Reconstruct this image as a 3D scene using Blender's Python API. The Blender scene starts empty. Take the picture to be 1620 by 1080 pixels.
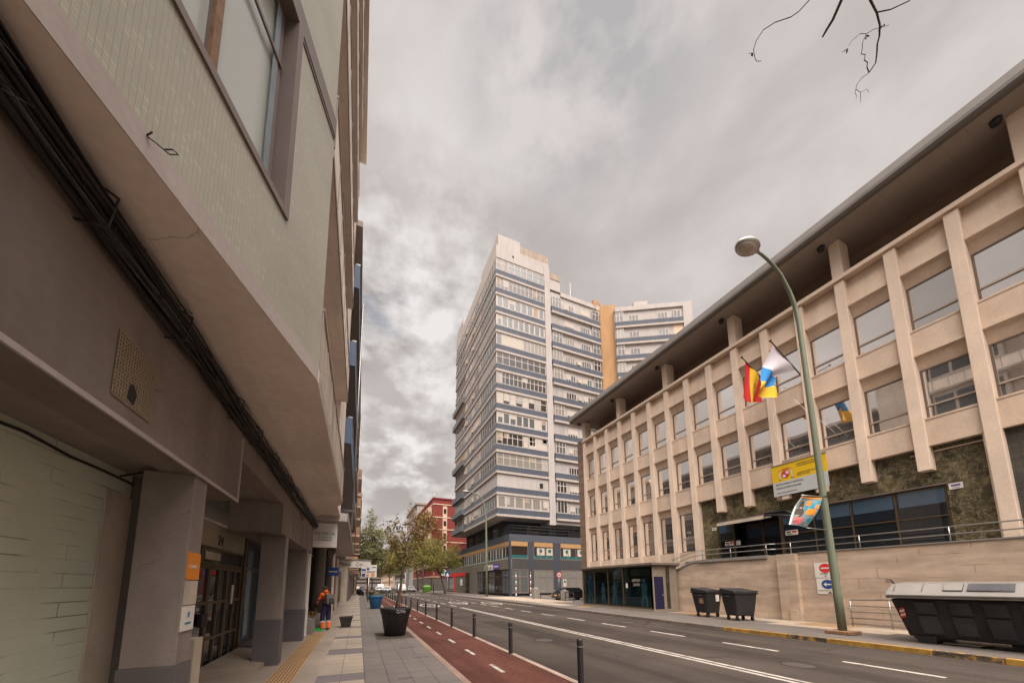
import bpy, math, random
from mathutils import Vector, Matrix
import numpy as np
R = math.radians
rnd = random.Random(7)
scene = bpy.context.scene
COL = scene.collection
# ------------------------------------------------------------------ camera, world, sun, exposure
cam_data = bpy.data.cameras.new('camera')
cam = bpy.data.objects.new('camera', cam_data); COL.objects.link(cam)
cam_data.sensor_width = 36.0
cam_data.lens = 525 / 1620 * 36
cam_data.shift_x = (810 - 770) / 1620
cam_data.shift_y = (860 - 540) / 1620
cam_data.clip_start = 0.05; cam_data.clip_end = 6000
cam.location = (0, 0, 1.75)
cam.rotation_euler = (R(90 + 7.004), 0, R(-20.996))
scene.camera = cam
scene.view_settings.view_transform = 'Standard'
scene.view_settings.look = 'None'
scene.view_settings.exposure = 0.8
scene.view_settings.gamma = 1.0
scene.view_settings.use_curve_mapping = False

SUN_EL, SUN_AZ = R(64), R(197)          # azimuth clockwise from +Y
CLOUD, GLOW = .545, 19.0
w = bpy.data.worlds.new('World'); scene.world = w; w.use_nodes = True
nt = w.node_tree; nt.nodes.clear()
def N(nt, t, **k):
    n = nt.nodes.new(t)
    for a, b in k.items():
        if a in n.inputs: n.inputs[a].default_value = b
        else: setattr(n, a, b)
    return n
def L(nt, a, b): nt.links.new(a, b)
def ramp(nt, fac, stops, interp='LINEAR'):
    r = nt.nodes.new('ShaderNodeValToRGB'); e = r.color_ramp.elements
    r.color_ramp.interpolation = interp
    while len(e) < len(stops): e.new(0.5)
    for i, (p, c) in enumerate(stops):
        e[i].position = p
        e[i].color = (c, c, c, 1) if isinstance(c, (int, float)) else (*c, 1)
    L(nt, fac, r.inputs[0]); return r
out = N(nt, 'ShaderNodeOutputWorld')
sky = N(nt, 'ShaderNodeTexSky', sky_type='NISHITA', sun_disc=False, sun_elevation=SUN_EL, sun_rotation=SUN_AZ)
bsky = N(nt, 'ShaderNodeBackground', Strength=0.07); L(nt, sky.outputs[0], bsky.inputs[0])
tc = N(nt, 'ShaderNodeTexCoord')
sep = N(nt, 'ShaderNodeSeparateXYZ'); L(nt, tc.outputs['Generated'], sep.inputs[0])
cmb = N(nt, 'ShaderNodeMapping'); cmb.inputs['Scale'].default_value = (1.0, 1.0, 1.7); cmb.inputs['Location'].default_value = (.35, .1, .6); L(nt, tc.outputs['Generated'], cmb.inputs[0])
cn1 = N(nt, 'ShaderNodeTexNoise', Scale=3.1, Detail=10.0, Roughness=0.56, Distortion=0.15); L(nt, cmb.outputs[0], cn1.inputs['Vector'])
mp2 = N(nt, 'ShaderNodeMapping'); mp2.inputs['Location'].default_value = (3.7, 1.9, 0); L(nt, cmb.outputs[0], mp2.inputs[0])
cn2 = N(nt, 'ShaderNodeTexNoise', Scale=1.25, Detail=4.0, Roughness=0.5); L(nt, mp2.outputs[0], cn2.inputs['Vector'])
mixn = N(nt, 'ShaderNodeMix', data_type='FLOAT'); mixn.inputs[0].default_value = 0.5
L(nt, cn1.outputs[0], mixn.inputs[2]); L(nt, cn2.outputs[0], mixn.inputs[3])
cr = ramp(nt, mixn.outputs[0], [(0.35, (.43, .39, .375)), (0.44, (.53, .485, .465)), (0.51, (.60, .545, .525)), (0.62, (.74, .69, .67))])
# bright lobe added to the sky behind the camera to light the facades
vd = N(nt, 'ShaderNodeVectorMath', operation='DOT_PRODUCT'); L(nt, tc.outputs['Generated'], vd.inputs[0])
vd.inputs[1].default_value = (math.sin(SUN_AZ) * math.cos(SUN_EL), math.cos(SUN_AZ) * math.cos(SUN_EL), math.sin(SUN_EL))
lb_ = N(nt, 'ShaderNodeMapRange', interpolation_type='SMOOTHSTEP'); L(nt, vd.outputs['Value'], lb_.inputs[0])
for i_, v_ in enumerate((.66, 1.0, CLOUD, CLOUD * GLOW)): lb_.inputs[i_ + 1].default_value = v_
def lobe(direction, c0, c1):
    d = N(nt, 'ShaderNodeVectorMath', operation='DOT_PRODUCT'); L(nt, tc.outputs['Generated'], d.inputs[0]); d.inputs[1].default_value = Vector(direction).normalized()
    r = N(nt, 'ShaderNodeMapRange', interpolation_type='SMOOTHSTEP'); L(nt, d.outputs['Value'], r.inputs[0]); r.inputs[1].default_value = c0; r.inputs[2].default_value = c1; return r.outputs[0]
def mulv(a, b):
    m_ = N(nt, 'ShaderNodeMath', operation='MULTIPLY'); L(nt, a, m_.inputs[0]); L(nt, b, m_.inputs[1]); return m_.outputs[0]
def tint(col, fac, c):
    m_ = N(nt, 'ShaderNodeMix', data_type='RGBA'); L(nt, fac, m_.inputs[0]); L(nt, col, m_.inputs[6]); m_.inputs[7].default_value = (*c, 1); return m_.outputs[2]
puff = N(nt, 'ShaderNodeTexNoise', Scale=6.5, Detail=9.0, Roughness=.55); L(nt, cmb.outputs[0], puff.inputs['Vector'])
pf1 = ramp(nt, puff.outputs[0], [(.40, 0), (.58, 1)]); pf2 = ramp(nt, puff.outputs[0], [(.42, 1), (.60, 0)])
skyc = tint(cr.outputs[0], mulv(lobe((.02, .77, .60), .90, .985), pf1.outputs[0]), (.90, .86, .84))      # bright break over the street
skyc = tint(skyc, mulv(lobe((.11, .965, .24), .975, .995), pf1.outputs[0]), (.98, .93, .90))
skyc = tint(skyc, mulv(lobe((.11, .94, .335), .985, .998), pf2.outputs[0]), (.50, .46, .44))             # dark low bank
skyc = tint(skyc, mulv(lobe((.307, .344, .887), .965, .999), pf2.outputs[0]), (.50, .485, .49))           # thin grey gap overhead
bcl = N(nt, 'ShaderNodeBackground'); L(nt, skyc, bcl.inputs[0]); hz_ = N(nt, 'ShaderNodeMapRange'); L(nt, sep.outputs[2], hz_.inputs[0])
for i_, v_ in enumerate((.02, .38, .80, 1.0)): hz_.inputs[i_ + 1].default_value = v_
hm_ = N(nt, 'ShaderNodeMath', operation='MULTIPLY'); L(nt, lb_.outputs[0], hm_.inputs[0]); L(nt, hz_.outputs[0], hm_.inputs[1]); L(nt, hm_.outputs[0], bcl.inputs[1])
gap = ramp(nt, mixn.outputs[0], [(0.33, 0.3), (0.40, 1.0)])
ms = N(nt, 'ShaderNodeMixShader'); L(nt, gap.outputs[0], ms.inputs[0]); L(nt, bsky.outputs[0], ms.inputs[1]); L(nt, bcl.outputs[0], ms.inputs[2])
L(nt, ms.outputs[0], out.inputs[0])

sl = bpy.data.lights.new('sun', 'SUN'); sl.energy = 1.0; sl.angle = R(30); sl.color = (1.0, .91, .79)
so = bpy.data.objects.new('sun', sl); COL.objects.link(so)
sd = Vector((math.sin(SUN_AZ) * math.cos(SUN_EL), math.cos(SUN_AZ) * math.cos(SUN_EL), math.sin(SUN_EL)))
so.rotation_euler = (-sd).to_track_quat('-Z', 'Y').to_euler(); so.location = (0, -20, 60)

# ------------------------------------------------------------------ materials
MATS = {}
def newmat(name):
    m = bpy.data.materials.new(name); m.use_nodes = True
    nt = m.node_tree; b = nt.nodes['Principled BSDF']; MATS[name] = m
    return m, nt, b
def uvvec(nt, scale=(1, 1, 1), rot=0, loc=(0, 0, 0)):
    t = N(nt, 'ShaderNodeUVMap'); mp = N(nt, 'ShaderNodeMapping')
    mp.inputs['Scale'].default_value = scale; mp.inputs['Rotation'].default_value = (0, 0, rot); mp.inputs['Location'].default_value = loc
    L(nt, t.outputs[0], mp.inputs[0]); return mp.outputs[0]
def mul(nt, col, fac_socket, amount=1.0):
    m = N(nt, 'ShaderNodeMix', data_type='RGBA', blend_type='MULTIPLY'); m.inputs[0].default_value = amount
    if isinstance(col, tuple): m.inputs[6].default_value = (*col, 1)
    else: L(nt, col, m.inputs[6])
    L(nt, fac_socket, m.inputs[7]); return m.outputs[2]
def mat(name, col, rough=.7, metal=0.0, var=.12, scale=1.5, streak=0.0, fine=.06, bump=0.0, bscale=60, spec=.4, coat=0.0, crack=0.0):
    m, nt, b = newmat(name)
    v = uvvec(nt)
    n1 = N(nt, 'ShaderNodeTexNoise', Scale=scale, Detail=6.0, Roughness=.6); L(nt, v, n1.inputs['Vector'])
    r1 = ramp(nt, n1.outputs[0], [(.3, 1 - var), (.7, 1 + var * .5)])
    c = mul(nt, tuple(col), r1.outputs[0])
    if fine:
        n2 = N(nt, 'ShaderNodeTexNoise', Scale=scale * 22, Detail=4.0); L(nt, v, n2.inputs['Vector'])
        r2 = ramp(nt, n2.outputs[0], [(.3, 1 - fine), (.7, 1 + fine)]); c = mul(nt, c, r2.outputs[0])
    if streak:
        v2 = uvvec(nt, (1.5, .17, 1))
        n3 = N(nt, 'ShaderNodeTexNoise', Scale=1.3, Detail=4.0, Roughness=.5, Distortion=.3); L(nt, v2, n3.inputs['Vector'])
        r3 = ramp(nt, n3.outputs[0], [(.38, 1 - streak), (.58, 1.0)]); c = mul(nt, c, r3.outputs[0])
    if crack:                                  # sparse hairline cracks and a few repainted patches
        nd = N(nt, 'ShaderNodeTexNoise', Scale=2.1, Detail=6.0); L(nt, v, nd.inputs['Vector'])
        vm = N(nt, 'ShaderNodeMix', data_type='VECTOR'); vm.inputs[0].default_value = .3; L(nt, v, vm.inputs[4]); L(nt, nd.outputs['Color'], vm.inputs[5])
        vo = N(nt, 'ShaderNodeTexVoronoi', feature='DISTANCE_TO_EDGE', Scale=.75); L(nt, vm.outputs[1], vo.inputs['Vector'])
        ck = ramp(nt, vo.outputs['Distance'], [(.0, 1 - crack), (.004, 1.0)]); ms_ = ramp(nt, n1.outputs[0], [(.50, 1.0), (.55, 0.0)])
        mx_ = N(nt, 'ShaderNodeMath', operation='MAXIMUM'); L(nt, ck.outputs[0], mx_.inputs[0]); L(nt, ms_.outputs[0], mx_.inputs[1]); c = mul(nt, c, mx_.outputs[0])
        pb = N(nt, 'ShaderNodeTexVoronoi', Scale=.55, distance='CHEBYCHEV'); L(nt, v, pb.inputs['Vector']); c = mul(nt, c, ramp(nt, pb.outputs['Color'], [(.0, .93), (1.0, 1.05)]).outputs[0])
    L(nt, c, b.inputs['Base Color'])
    b.inputs['Roughness'].default_value = rough; b.inputs['Metallic'].default_value = metal
    b.inputs['Specular IOR Level'].default_value = spec; b.inputs['Coat Weight'].default_value = coat
    if bump:
        n4 = N(nt, 'ShaderNodeTexNoise', Scale=bscale, Detail=5.0); L(nt, v, n4.inputs['Vector'])
        bp = N(nt, 'ShaderNodeBump', Strength=bump, Distance=.02); L(nt, n4.outputs[0], bp.inputs['Height']); L(nt, bp.outputs[0], b.inputs['Normal'])
    return m
def brickmat(name, c1, c2, mortar, bw, bh, off=.5, msize=.01, rough=.7, var=.12, vscale=.8, bias=0.0, rot=0, loc=(0, 0, 0), streak=0.0, bump=.25, spec=.4, jfade=0.0):
    m, nt, b = newmat(name)
    v = uvvec(nt, rot=rot, loc=loc)
    bt = N(nt, 'ShaderNodeTexBrick', Scale=1.0); bt.offset = off; bt.squash = 1.0
    bt.inputs['Color1'].default_value = (*c1, 1); bt.inputs['Color2'].default_value = (*c2, 1); bt.inputs['Mortar'].default_value = (*mortar, 1)
    bt.inputs['Mortar Size'].default_value = msize; bt.inputs['Mortar Smooth'].default_value = .2; bt.inputs['Bias'].default_value = bias
    bt.inputs['Brick Width'].default_value = bw; bt.inputs['Row Height'].default_value = bh
    L(nt, v, bt.inputs['Vector'])
    c = bt.outputs[0]
    if jfade:                                  # joints that come and go
        n0 = N(nt, 'ShaderNodeTexNoise', Scale=2.2, Detail=3.0); L(nt, v, n0.inputs['Vector'])
        r0 = ramp(nt, n0.outputs[0], [(.45, 0), (.62, 1)])
        pl = mul(nt, tuple(c1), ramp(nt, n0.outputs[0], [(.3, .93), (.7, 1.05)]).outputs[0])
        mm = N(nt, 'ShaderNodeMix', data_type='RGBA'); L(nt, r0.outputs[0], mm.inputs[0]); L(nt, pl, mm.inputs[6]); L(nt, c, mm.inputs[7]); c = mm.outputs[2]
    n1 = N(nt, 'ShaderNodeTexNoise', Scale=vscale, Detail=6.0, Roughness=.6); L(nt, v, n1.inputs['Vector'])
    c = mul(nt, c, ramp(nt, n1.outputs[0], [(.3, 1 - var), (.7, 1 + var * .5)]).outputs[0])
    if streak:
        v2 = uvvec(nt, (.35, 1.5, 1)); n3 = N(nt, 'ShaderNodeTexNoise', Scale=1.4, Detail=5.0, Roughness=.6, Distortion=.6); L(nt, v2, n3.inputs['Vector'])
        c = mul(nt, c, ramp(nt, n3.outputs[0], [(.38, 1 - streak), (.6, 1.0)]).outputs[0])
    L(nt, c, b.inputs['Base Color']); b.inputs['Roughness'].default_value = rough; b.inputs['Specular IOR Level'].default_value = spec
    if bump:
        iv = N(nt, 'ShaderNodeMath', operation='SUBTRACT'); iv.inputs[0].default_value = 1.0; L(nt, bt.outputs['Fac'], iv.inputs[1])
        bp = N(nt, 'ShaderNodeBump', Strength=bump, Distance=.01); L(nt, iv.outputs[0], bp.inputs['Height']); L(nt, bp.outputs[0], b.inputs['Normal'])
    return m
def glassmat(name, col, metal=.0, rough=.03, spec=.8, wav=.02, coat=0.0):
    m, nt, b = newmat(name)
    b.inputs['Base Color'].default_value = (*col, 1); b.inputs['Metallic'].default_value = metal
    b.inputs['Roughness'].default_value = rough; b.inputs['Specular IOR Level'].default_value = spec; b.inputs['Coat Weight'].default_value = coat
    v = uvvec(nt); n = N(nt, 'ShaderNodeTexNoise', Scale=1.1, Detail=1.0); L(nt, v, n.inputs['Vector'])
    bp = N(nt, 'ShaderNodeBump', Strength=wav, Distance=.1); L(nt, n.outputs[0], bp.inputs['Height']); L(nt, bp.outputs[0], b.inputs['Normal'])
    return m
def seethru(name, tint=(.6, .7, .7), refl=.12):
    m, nt, b = newmat(name); o = nt.nodes['Material Output']; nt.nodes.remove(b)
    t = N(nt, 'ShaderNodeBsdfTransparent'); t.inputs[0].default_value = (*tint, 1)
    g = N(nt, 'ShaderNodeBsdfGlossy'); g.inputs['Roughness'].default_value = .02; g.inputs[0].default_value = (1, 1, 1, 1)
    f = N(nt, 'ShaderNodeFresnel'); f.inputs[0].default_value = 1.45
    ge = N(nt, 'ShaderNodeNewGeometry'); bf = N(nt, 'ShaderNodeMath', operation='SUBTRACT'); bf.inputs[0].default_value = 1.0; L(nt, ge.outputs['Backfacing'], bf.inputs[1])
    a = N(nt, 'ShaderNodeMath', operation='MULTIPLY'); ad = N(nt, 'ShaderNodeMath', operation='ADD'); ad.inputs[1].default_value = refl; L(nt, f.outputs[0], ad.inputs[0]); L(nt, ad.outputs[0], a.inputs[0]); L(nt, bf.outputs[0], a.inputs[1])
    x = N(nt, 'ShaderNodeMixShader'); L(nt, a.outputs[0], x.inputs[0]); L(nt, t.outputs[0], x.inputs[1]); L(nt, g.outputs[0], x.inputs[2]); L(nt, x.outputs[0], o.inputs[0])
    return m
def leafmat(name, c1, c2, trans=.3):
    m, nt, b = newmat(name)
    g = N(nt, 'ShaderNodeNewGeometry')
    r = ramp(nt, g.outputs['Random Per Island'], [(0, c1), (1, c2)])
    L(nt, r.outputs[0], b.inputs['Base Color']); b.inputs['Roughness'].default_value = .6; b.inputs['Specular IOR Level'].default_value = .25
    o = nt.nodes['Material Output']; t = N(nt, 'ShaderNodeBsdfTranslucent'); L(nt, r.outputs[0], t.inputs[0])
    x = N(nt, 'ShaderNodeMixShader'); x.inputs[0].default_value = trans; L(nt, b.outputs[0], x.inputs[1]); L(nt, t.outputs[0], x.inputs[2]); L(nt, x.outputs[0], o.inputs[0])
    return m

m, nt, b = newmat('asphalt'); v = uvvec(nt)
n1 = N(nt, 'ShaderNodeTexNoise', Scale=.28, Detail=6.0, Roughness=.62); L(nt, v, n1.inputs['Vector'])
c = mul(nt, (.056, .0455, .038), ramp(nt, n1.outputs[0], [(.32, .72), (.5, 1.0), (.68, 1.22)]).outputs[0])
vt = uvvec(nt, (1.15, .03, 1)); n2 = N(nt, 'ShaderNodeTexNoise', Scale=1.0, Detail=5.0, Roughness=.6); L(nt, vt, n2.inputs['Vector'])
c = mul(nt, c, ramp(nt, n2.outputs[0], [(.36, .74), (.52, 1.0), (.66, 1.14)]).outputs[0])
n3 = N(nt, 'ShaderNodeTexNoise', Scale=30.0, Detail=4.0); L(nt, v, n3.inputs['Vector'])
c = mul(nt, c, ramp(nt, n3.outputs[0], [(.3, .86), (.7, 1.12)]).outputs[0])
vo = N(nt, 'ShaderNodeTexVoronoi', feature='DISTANCE_TO_EDGE', Scale=.42); nd = N(nt, 'ShaderNodeTexNoise', Scale=1.6, Detail=5.0); L(nt, v, nd.inputs['Vector'])
vm = N(nt, 'ShaderNodeMix', data_type='VECTOR'); vm.inputs[0].default_value = .35; L(nt, v, vm.inputs[4]); L(nt, nd.outputs['Color'], vm.inputs[5]); L(nt, vm.outputs[1], vo.inputs['Vector'])
ck = ramp(nt, vo.outputs['Distance'], [(.0, 0.0), (.008, 1.0)]); mk_ = ramp(nt, n1.outputs[0], [(.50, 1.0), (.58, .45)])
cm_ = N(nt, 'ShaderNodeMath', operation='MAXIMUM'); L(nt, ck.outputs[0], cm_.inputs[0]); L(nt, mk_.outputs[0], cm_.inputs[1]); c = mul(nt, c, cm_.outputs[0])
L(nt, c, b.inputs['Base Color']); b.inputs['Roughness'].default_value = .9; b.inputs['Specular IOR Level'].default_value = .06
n4 = N(nt, 'ShaderNodeTexNoise', Scale=180.0, Detail=3.0); L(nt, v, n4.inputs['Vector']); bp = N(nt, 'ShaderNodeBump', Strength=.25, Distance=.02); L(nt, n4.outputs[0], bp.inputs['Height']); L(nt, bp.outputs[0], b.inputs['Normal'])
mat('ground', (.16, .14, .12), .9, scale=.2)
mat('bike_red', (.10, .042, .032), .9, spec=.06, var=.34, scale=.45, streak=.22, fine=.14, bump=.2, bscale=160)
m, nt, b = newmat('paint_white'); v = uvvec(nt)
n1 = N(nt, 'ShaderNodeTexNoise', Scale=3.0, Detail=9.0, Roughness=.72); L(nt, v, n1.inputs['Vector'])
n2 = N(nt, 'ShaderNodeTexNoise', Scale=45.0, Detail=4.0, Roughness=.7); L(nt, v, n2.inputs['Vector'])
r1 = ramp(nt, n1.outputs[0], [(.36, (.14, .12, .10)), (.46, (.33, .295, .255)), (.6, (.43, .39, .345))]); r2 = ramp(nt, n2.outputs[0], [(.36, .30), (.44, 1.0)])
L(nt, mul(nt, r1.outputs[0], r2.outputs[0]), b.inputs['Base Color']); b.inputs['Roughness'].default_value = .85; b.inputs['Specular IOR Level'].default_value = .2
mat('paint_yellow', (.42, .22, .02), .7, var=.35, scale=2.2, fine=.15)
mat('kerb', (.17, .135, .11), .85, var=.2, scale=1.2, fine=.1, streak=.2)
mat('kerb_pink', (.23, .15, .115), .85, var=.25, scale=1.5, fine=.12)
brickmat('slab_beige', (.30, .245, .185), (.265, .215, .165), (.125, .10, .08), .43, .40, off=0, msize=.008, var=.2, loc=(-.20, 0, 0), bump=.15)
brickmat('slab_plain', (.27, .215, .165), (.255, .205, .16), (.19, .15, .12), 3.0, 1.1, off=0, msize=.005, var=.2, loc=(.3, 0, 0), bump=.1)
brickmat('slab_grey', (.135, .117, .10), (.118, .103, .09), (.06, .052, .047), .40, .42, off=0, msize=.009, var=.22, loc=(-.18, 0, 0), bump=.15)
mat('slab_mauve', (.125, .105, .105), .8, var=.2, scale=2, fine=.1)
brickmat('tactile', (.42, .255, .12), (.40, .235, .105), (.14, .085, .05), .058, .20, off=0, msize=.011, var=.25, bump=.8, loc=(.01, 0, 0))
brickmat('slab_right', (.125, .105, .09), (.115, .097, .082), (.07, .06, .052), .4, .4, off=0, msize=.008, var=.2, bump=.12)
brickmat('slab_pale', (.34, .27, .20), (.32, .255, .19), (.28, .23, .18), .4, .4, off=0, msize=.008, var=.2, bump=.1)
mat('soil', (.065, .047, .032), .95, var=.4, scale=6, fine=.3, bump=.6, bscale=40)
# left building
brickmat('green_tile', (.37, .352, .28), (.58, .555, .45), (.285, .275, .215), .031, .031, off=0, msize=.0022, var=.16, bias=-.74, streak=.06, bump=.2, rough=.4)
mat('soffit_brown', (.75, .655, .57), .85, var=.16, scale=.5, streak=.10, bump=.06, bscale=25, crack=.35)
mat('band_grey', (.37, .315, .285), .75, var=.08, scale=1, streak=.08)
mat('pillar_taupe', (.235, .195, .17), .75, var=.22, scale=1.6, streak=.16, bump=.1, crack=.45)
mat('pillar_dark', (.115, .10, .10), .7, var=.15, scale=2, streak=.1)
mat('fascia', (.20, .16, .132), .75, var=.24, scale=.6, streak=.22, bump=.08, bscale=30, crack=.5)
brickmat('stone_clad', (.51, .535, .43), (.46, .485, .39), (.25, .24, .185), .62, .115, off=.4, msize=.006, var=.14, jfade=1, bump=.3, rough=.6)
mat('trim_brown', (.16, .125, .11), .6, var=.1)
mat('rust', (.21, .115, .06), .8, var=.4, scale=9)
mat('frame_bronze', (.12, .085, .05), .4, metal=.5, var=.15)
mat('panel_pale', (.46, .39, .31), .7, var=.2, scale=1.2, streak=.25)
mat('panel_trim', (.34, .29, .25), .7, var=.15)
mat('cable', (.014, .011, .010), .6, var=.3, scale=5); mat('cable_gloss', (.016, .014, .015), .22, var=.3, scale=5, spec=.8)
mat('grille', (.22, .165, .105), .6, var=.15)
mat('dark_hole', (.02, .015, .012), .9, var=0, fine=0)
mat('white_paint', (.72, .68, .63), .7, var=.08, scale=1, streak=.1)
mat('blue_paint', (.085, .13, .21), .6, var=.1, streak=.08)
mat('blue_soffit', (.20, .175, .165), .8, var=.1)
mat('brick_orange', (.42, .235, .14), .8, var=.2, streak=.1)
mat('canopy', (.43, .385, .35), .75, var=.07, scale=.6)
mat('dark_stone', (.075, .058, .045), .45, var=.3, scale=3)
mat('steel', (.36, .34, .31), .35, metal=.7, var=.1)
mat('black_metal', (.022, .020, .021), .5, var=.2)
mat('black_plastic', (.021, .019, .020), .55, var=.5, scale=2.2, streak=.3, fine=.2, spec=.45, bump=.08, bscale=14)
mat('blue_plastic', (.02, .11, .25), .5, var=.12)
mat('green_paint', (.165, .185, .125), .5, var=.16, scale=2.5, streak=.18)
mat('sign_white', (.62, .58, .52), .5, var=.05)
mat('sign_blue', (.02, .055, .20), .5, var=.05)
mat('ink', (.05, .09, .08), .6, var=.0)
mat('ink_dark', (.05, .04, .035), .6, var=0)
mat('orange_sign', (.60, .20, .015), .55, var=.08)
mat('red_paint', (.55, .03, .025), .5, var=.06)
mat('purple_sign', (.09, .075, .24), .5, var=.05)
mat('bark', (.10, .075, .06), .9, var=.35, scale=6, streak=.3, bump=.4)
mat('twig', (.085, .065, .06), .8, var=.2)
# right building
mat('cream', (.60, .46, .345), .85, var=.20, scale=.45, streak=.12, fine=.06, bump=.1)
mat('cream_edge', (.67, .53, .41), .85, var=.14, scale=.7, streak=.05, bump=.08)
mat('eave', (.125, .108, .093), .75, var=.1, scale=.6, streak=.1)
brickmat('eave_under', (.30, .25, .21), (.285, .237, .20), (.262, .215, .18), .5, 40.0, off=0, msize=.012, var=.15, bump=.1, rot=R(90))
mat('brown_tile', (.20, .135, .09), .7, var=.2)
brickmat('travertine', (.50, .375, .275), (.46, .345, .25), (.22, .15, .10), 1.1, .40, off=.5, msize=.009, var=.2, streak=.26, jfade=1, bump=.15)
mat('ledge_grey', (.20, .185, .165), .8, var=.15)
brickmat('slate', (.10, .09, .07), (.06, .055, .045), (.02, .018, .015), .28, .05, off=.5, msize=.008, var=.4, bump=.9)
glassmat('mirror_glass', (.80, .765, .73), metal=.92, rough=.015, wav=.012)
glassmat('dark_glass', (.012, .014, .016), spec=.7, wav=.015, rough=.02)
glassmat('film_glass', (.055, .085, .115), spec=.7, wav=.015, rough=.05)
glassmat('frost_glass', (.40, .42, .385), spec=.6, rough=.12)
glassmat('mirror_glass_dim', (.60, .57, .535), metal=.92, rough=.02, wav=.03)
glassmat('mirror_glass_clear', (.84, .81, .775), metal=.92, rough=.012, wav=.022)
mat('win_frame', (.135, .10, .075), .5, var=.1)
mat('alu', (.40, .33, .26), .45, metal=.4, var=.08)
mat('awning', (.50, .42, .33), .7, var=.12, streak=.12)
seethru('kiosk_glass', (.58, .68, .70), .12)
mat('teal_dark', (.085, .14, .165), .8, var=.4, scale=.6)
mat('vinyl_grey', (.20, .24, .26), .7, var=.3)
mat('vinyl_navy', (.06, .065, .18), .7, var=.2)
mat('door_blue', (.012, .012, .045), .4, var=.12)
mat('kiosk_frame', (.29, .245, .19), .5, metal=.3, var=.12)
# marble with veins
m, nt, b = newmat('marble'); v = uvvec(nt)
n1 = N(nt, 'ShaderNodeTexNoise', Scale=2.2, Detail=8.0, Roughness=.7, Distortion=1.3); L(nt, v, n1.inputs['Vector'])
n2 = N(nt, 'ShaderNodeTexNoise', Scale=2.4, Detail=4.0, Roughness=.65, Distortion=1.4); L(nt, v, n2.inputs['Vector'])
base = ramp(nt, n1.outputs[0], [(.36, (.035, .03, .015)), (.5, (.085, .07, .036)), (.63, (.19, .155, .085))])
vein = ramp(nt, n2.outputs[0], [(.482, 0.0), (.5, 1.0), (.518, 0.0)])
mx = N(nt, 'ShaderNodeMix', data_type='RGBA'); L(nt, vein.outputs[0], mx.inputs[0]); L(nt, base.outputs[0], mx.inputs[6]); mx.inputs[7].default_value = (.34, .285, .17, 1)
bj = N(nt, 'ShaderNodeTexBrick', Scale=1.0); bj.offset = 0.0; bj.inputs['Color1'].default_value = (1, 1, 1, 1); bj.inputs['Color2'].default_value = (.72, .72, .72, 1); bj.inputs['Mortar'].default_value = (.25, .25, .25, 1)
bj.inputs['Mortar Size'].default_value = .006; bj.inputs['Brick Width'].default_value = 1.1; bj.inputs['Row Height'].default_value = .68; L(nt, v, bj.inputs['Vector'])
L(nt, mul(nt, mx.outputs[2], bj.outputs[0]), b.inputs['Base Color']); b.inputs['Roughness'].default_value = .3
# tower
mat('tower_white', (.385, .345, .318), .8, var=.07, scale=.25, streak=.09)
mat('tower_blue', (.058, .067, .088), .7, var=.14, scale=.5, streak=.12)
mat('tower_slab', (.37, .32, .28), .8, var=.08, streak=.08)
mat('tower_yellow', (.36, .20, .085), .8, var=.10, scale=.2, streak=.12)
mat('tower_roof', (.34, .26, .19), .8, var=.15, streak=.2)
mat('pod_grey', (.044, .041, .040), .7, var=.1, streak=.06)
mat('pod_blue', (.036, .041, .053), .7, var=.1)
mat('pod_band', (.056, .062, .075), .7, var=.1, streak=.08)
mat('pod_tan', (.13, .112, .085), .75, var=.15)
mat('ochre', (.34, .19, .075), .8, var=.12)
mat('teal', (.008, .085, .08), .6, var=.1)
glassmat('tower_glass_dark', (.03, .022, .018), spec=.6, rough=.05)
glassmat('tower_glass_grey', (.085, .09, .085), spec=.6, rough=.06)
glassmat('tower_glass_pale', (.20, .18, .15), spec=.5, rough=.1)
mat('blind', (.42, .37, .31), .8, var=.06)
mat('red_wall', (.20, .03, .021), .75, var=.1, scale=.3, streak=.1)
mat('pale_trim', (.58, .42, .30), .8, var=.08)
mat('concrete', (.24, .215, .19), .85, var=.2, scale=2, streak=.15, bump=.15)
mat('grey_wall', (.34, .31, .285), .8, var=.15, streak=.15)
mat('dark_wall', (.14, .12, .105), .8, var=.15, streak=.1)
mat('car_white', (.30, .285, .265), .35, var=.03, spec=.6, coat=.3)
mat('car_grey', (.28, .27, .26), .35, var=.03, spec=.6, coat=.3)
mat('car_black', (.012, .012, .013), .25, var=.03, spec=.6, coat=.5)
mat('tyre', (.018, .017, .017), .85, var=.1)
mat('green_bin', (.085, .19, .02), .6, var=.15)
leafmat('leaf_olive', (.12, .115, .025), (.31, .275, .08))
leafmat('leaf_brown', (.12, .09, .03), (.30, .21, .075))
leafmat('leaf_green', (.085, .10, .025), (.24, .24, .07))
leafmat('leaf_pale', (.15, .15, .06), (.36, .34, .17))
leafmat('leaf_orange', (.15, .075, .018), (.30, .16, .045))
# person
mat('hivis', (.95, .17, .02), .7, var=.1, scale=8)
mat('navy', (.028, .022, .065), .85, var=.2, scale=8)
mat('reflect', (.55, .55, .60), .5, var=.05)
mat('skin', (.40, .22, .14), .6, var=.05)
mat('hair', (.05, .035, .025), .8, var=.1)
mat('pack', (.11, .105, .095), .7, var=.2, scale=6)
mat('lid_pale', (.195, .178, .155), .45, var=.08, scale=1.5, streak=.12)
mat('lid_groove', (.16, .14, .125), .6)
mat('green_plastic', (.02, .28, .05), .5)
mat('yellow_flag', (.62, .36, .012), .8, var=.06)
mat('red_flag', (.48, .012, .012), .8, var=.06)
mat('white_flag', (.46, .43, .46), .8, var=.04)
mat('blue_flag', (.006, .15, .38), .8, var=.06)
mat('sign_yellow', (.62, .39, .005), .5, var=.03)
mat('sign_silver', (.42, .43, .42), .5, var=.06)
mat('crest_red', (.42, .09, .03), .6); mat('crest_lilac', (.60, .45, .62), .6)
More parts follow.
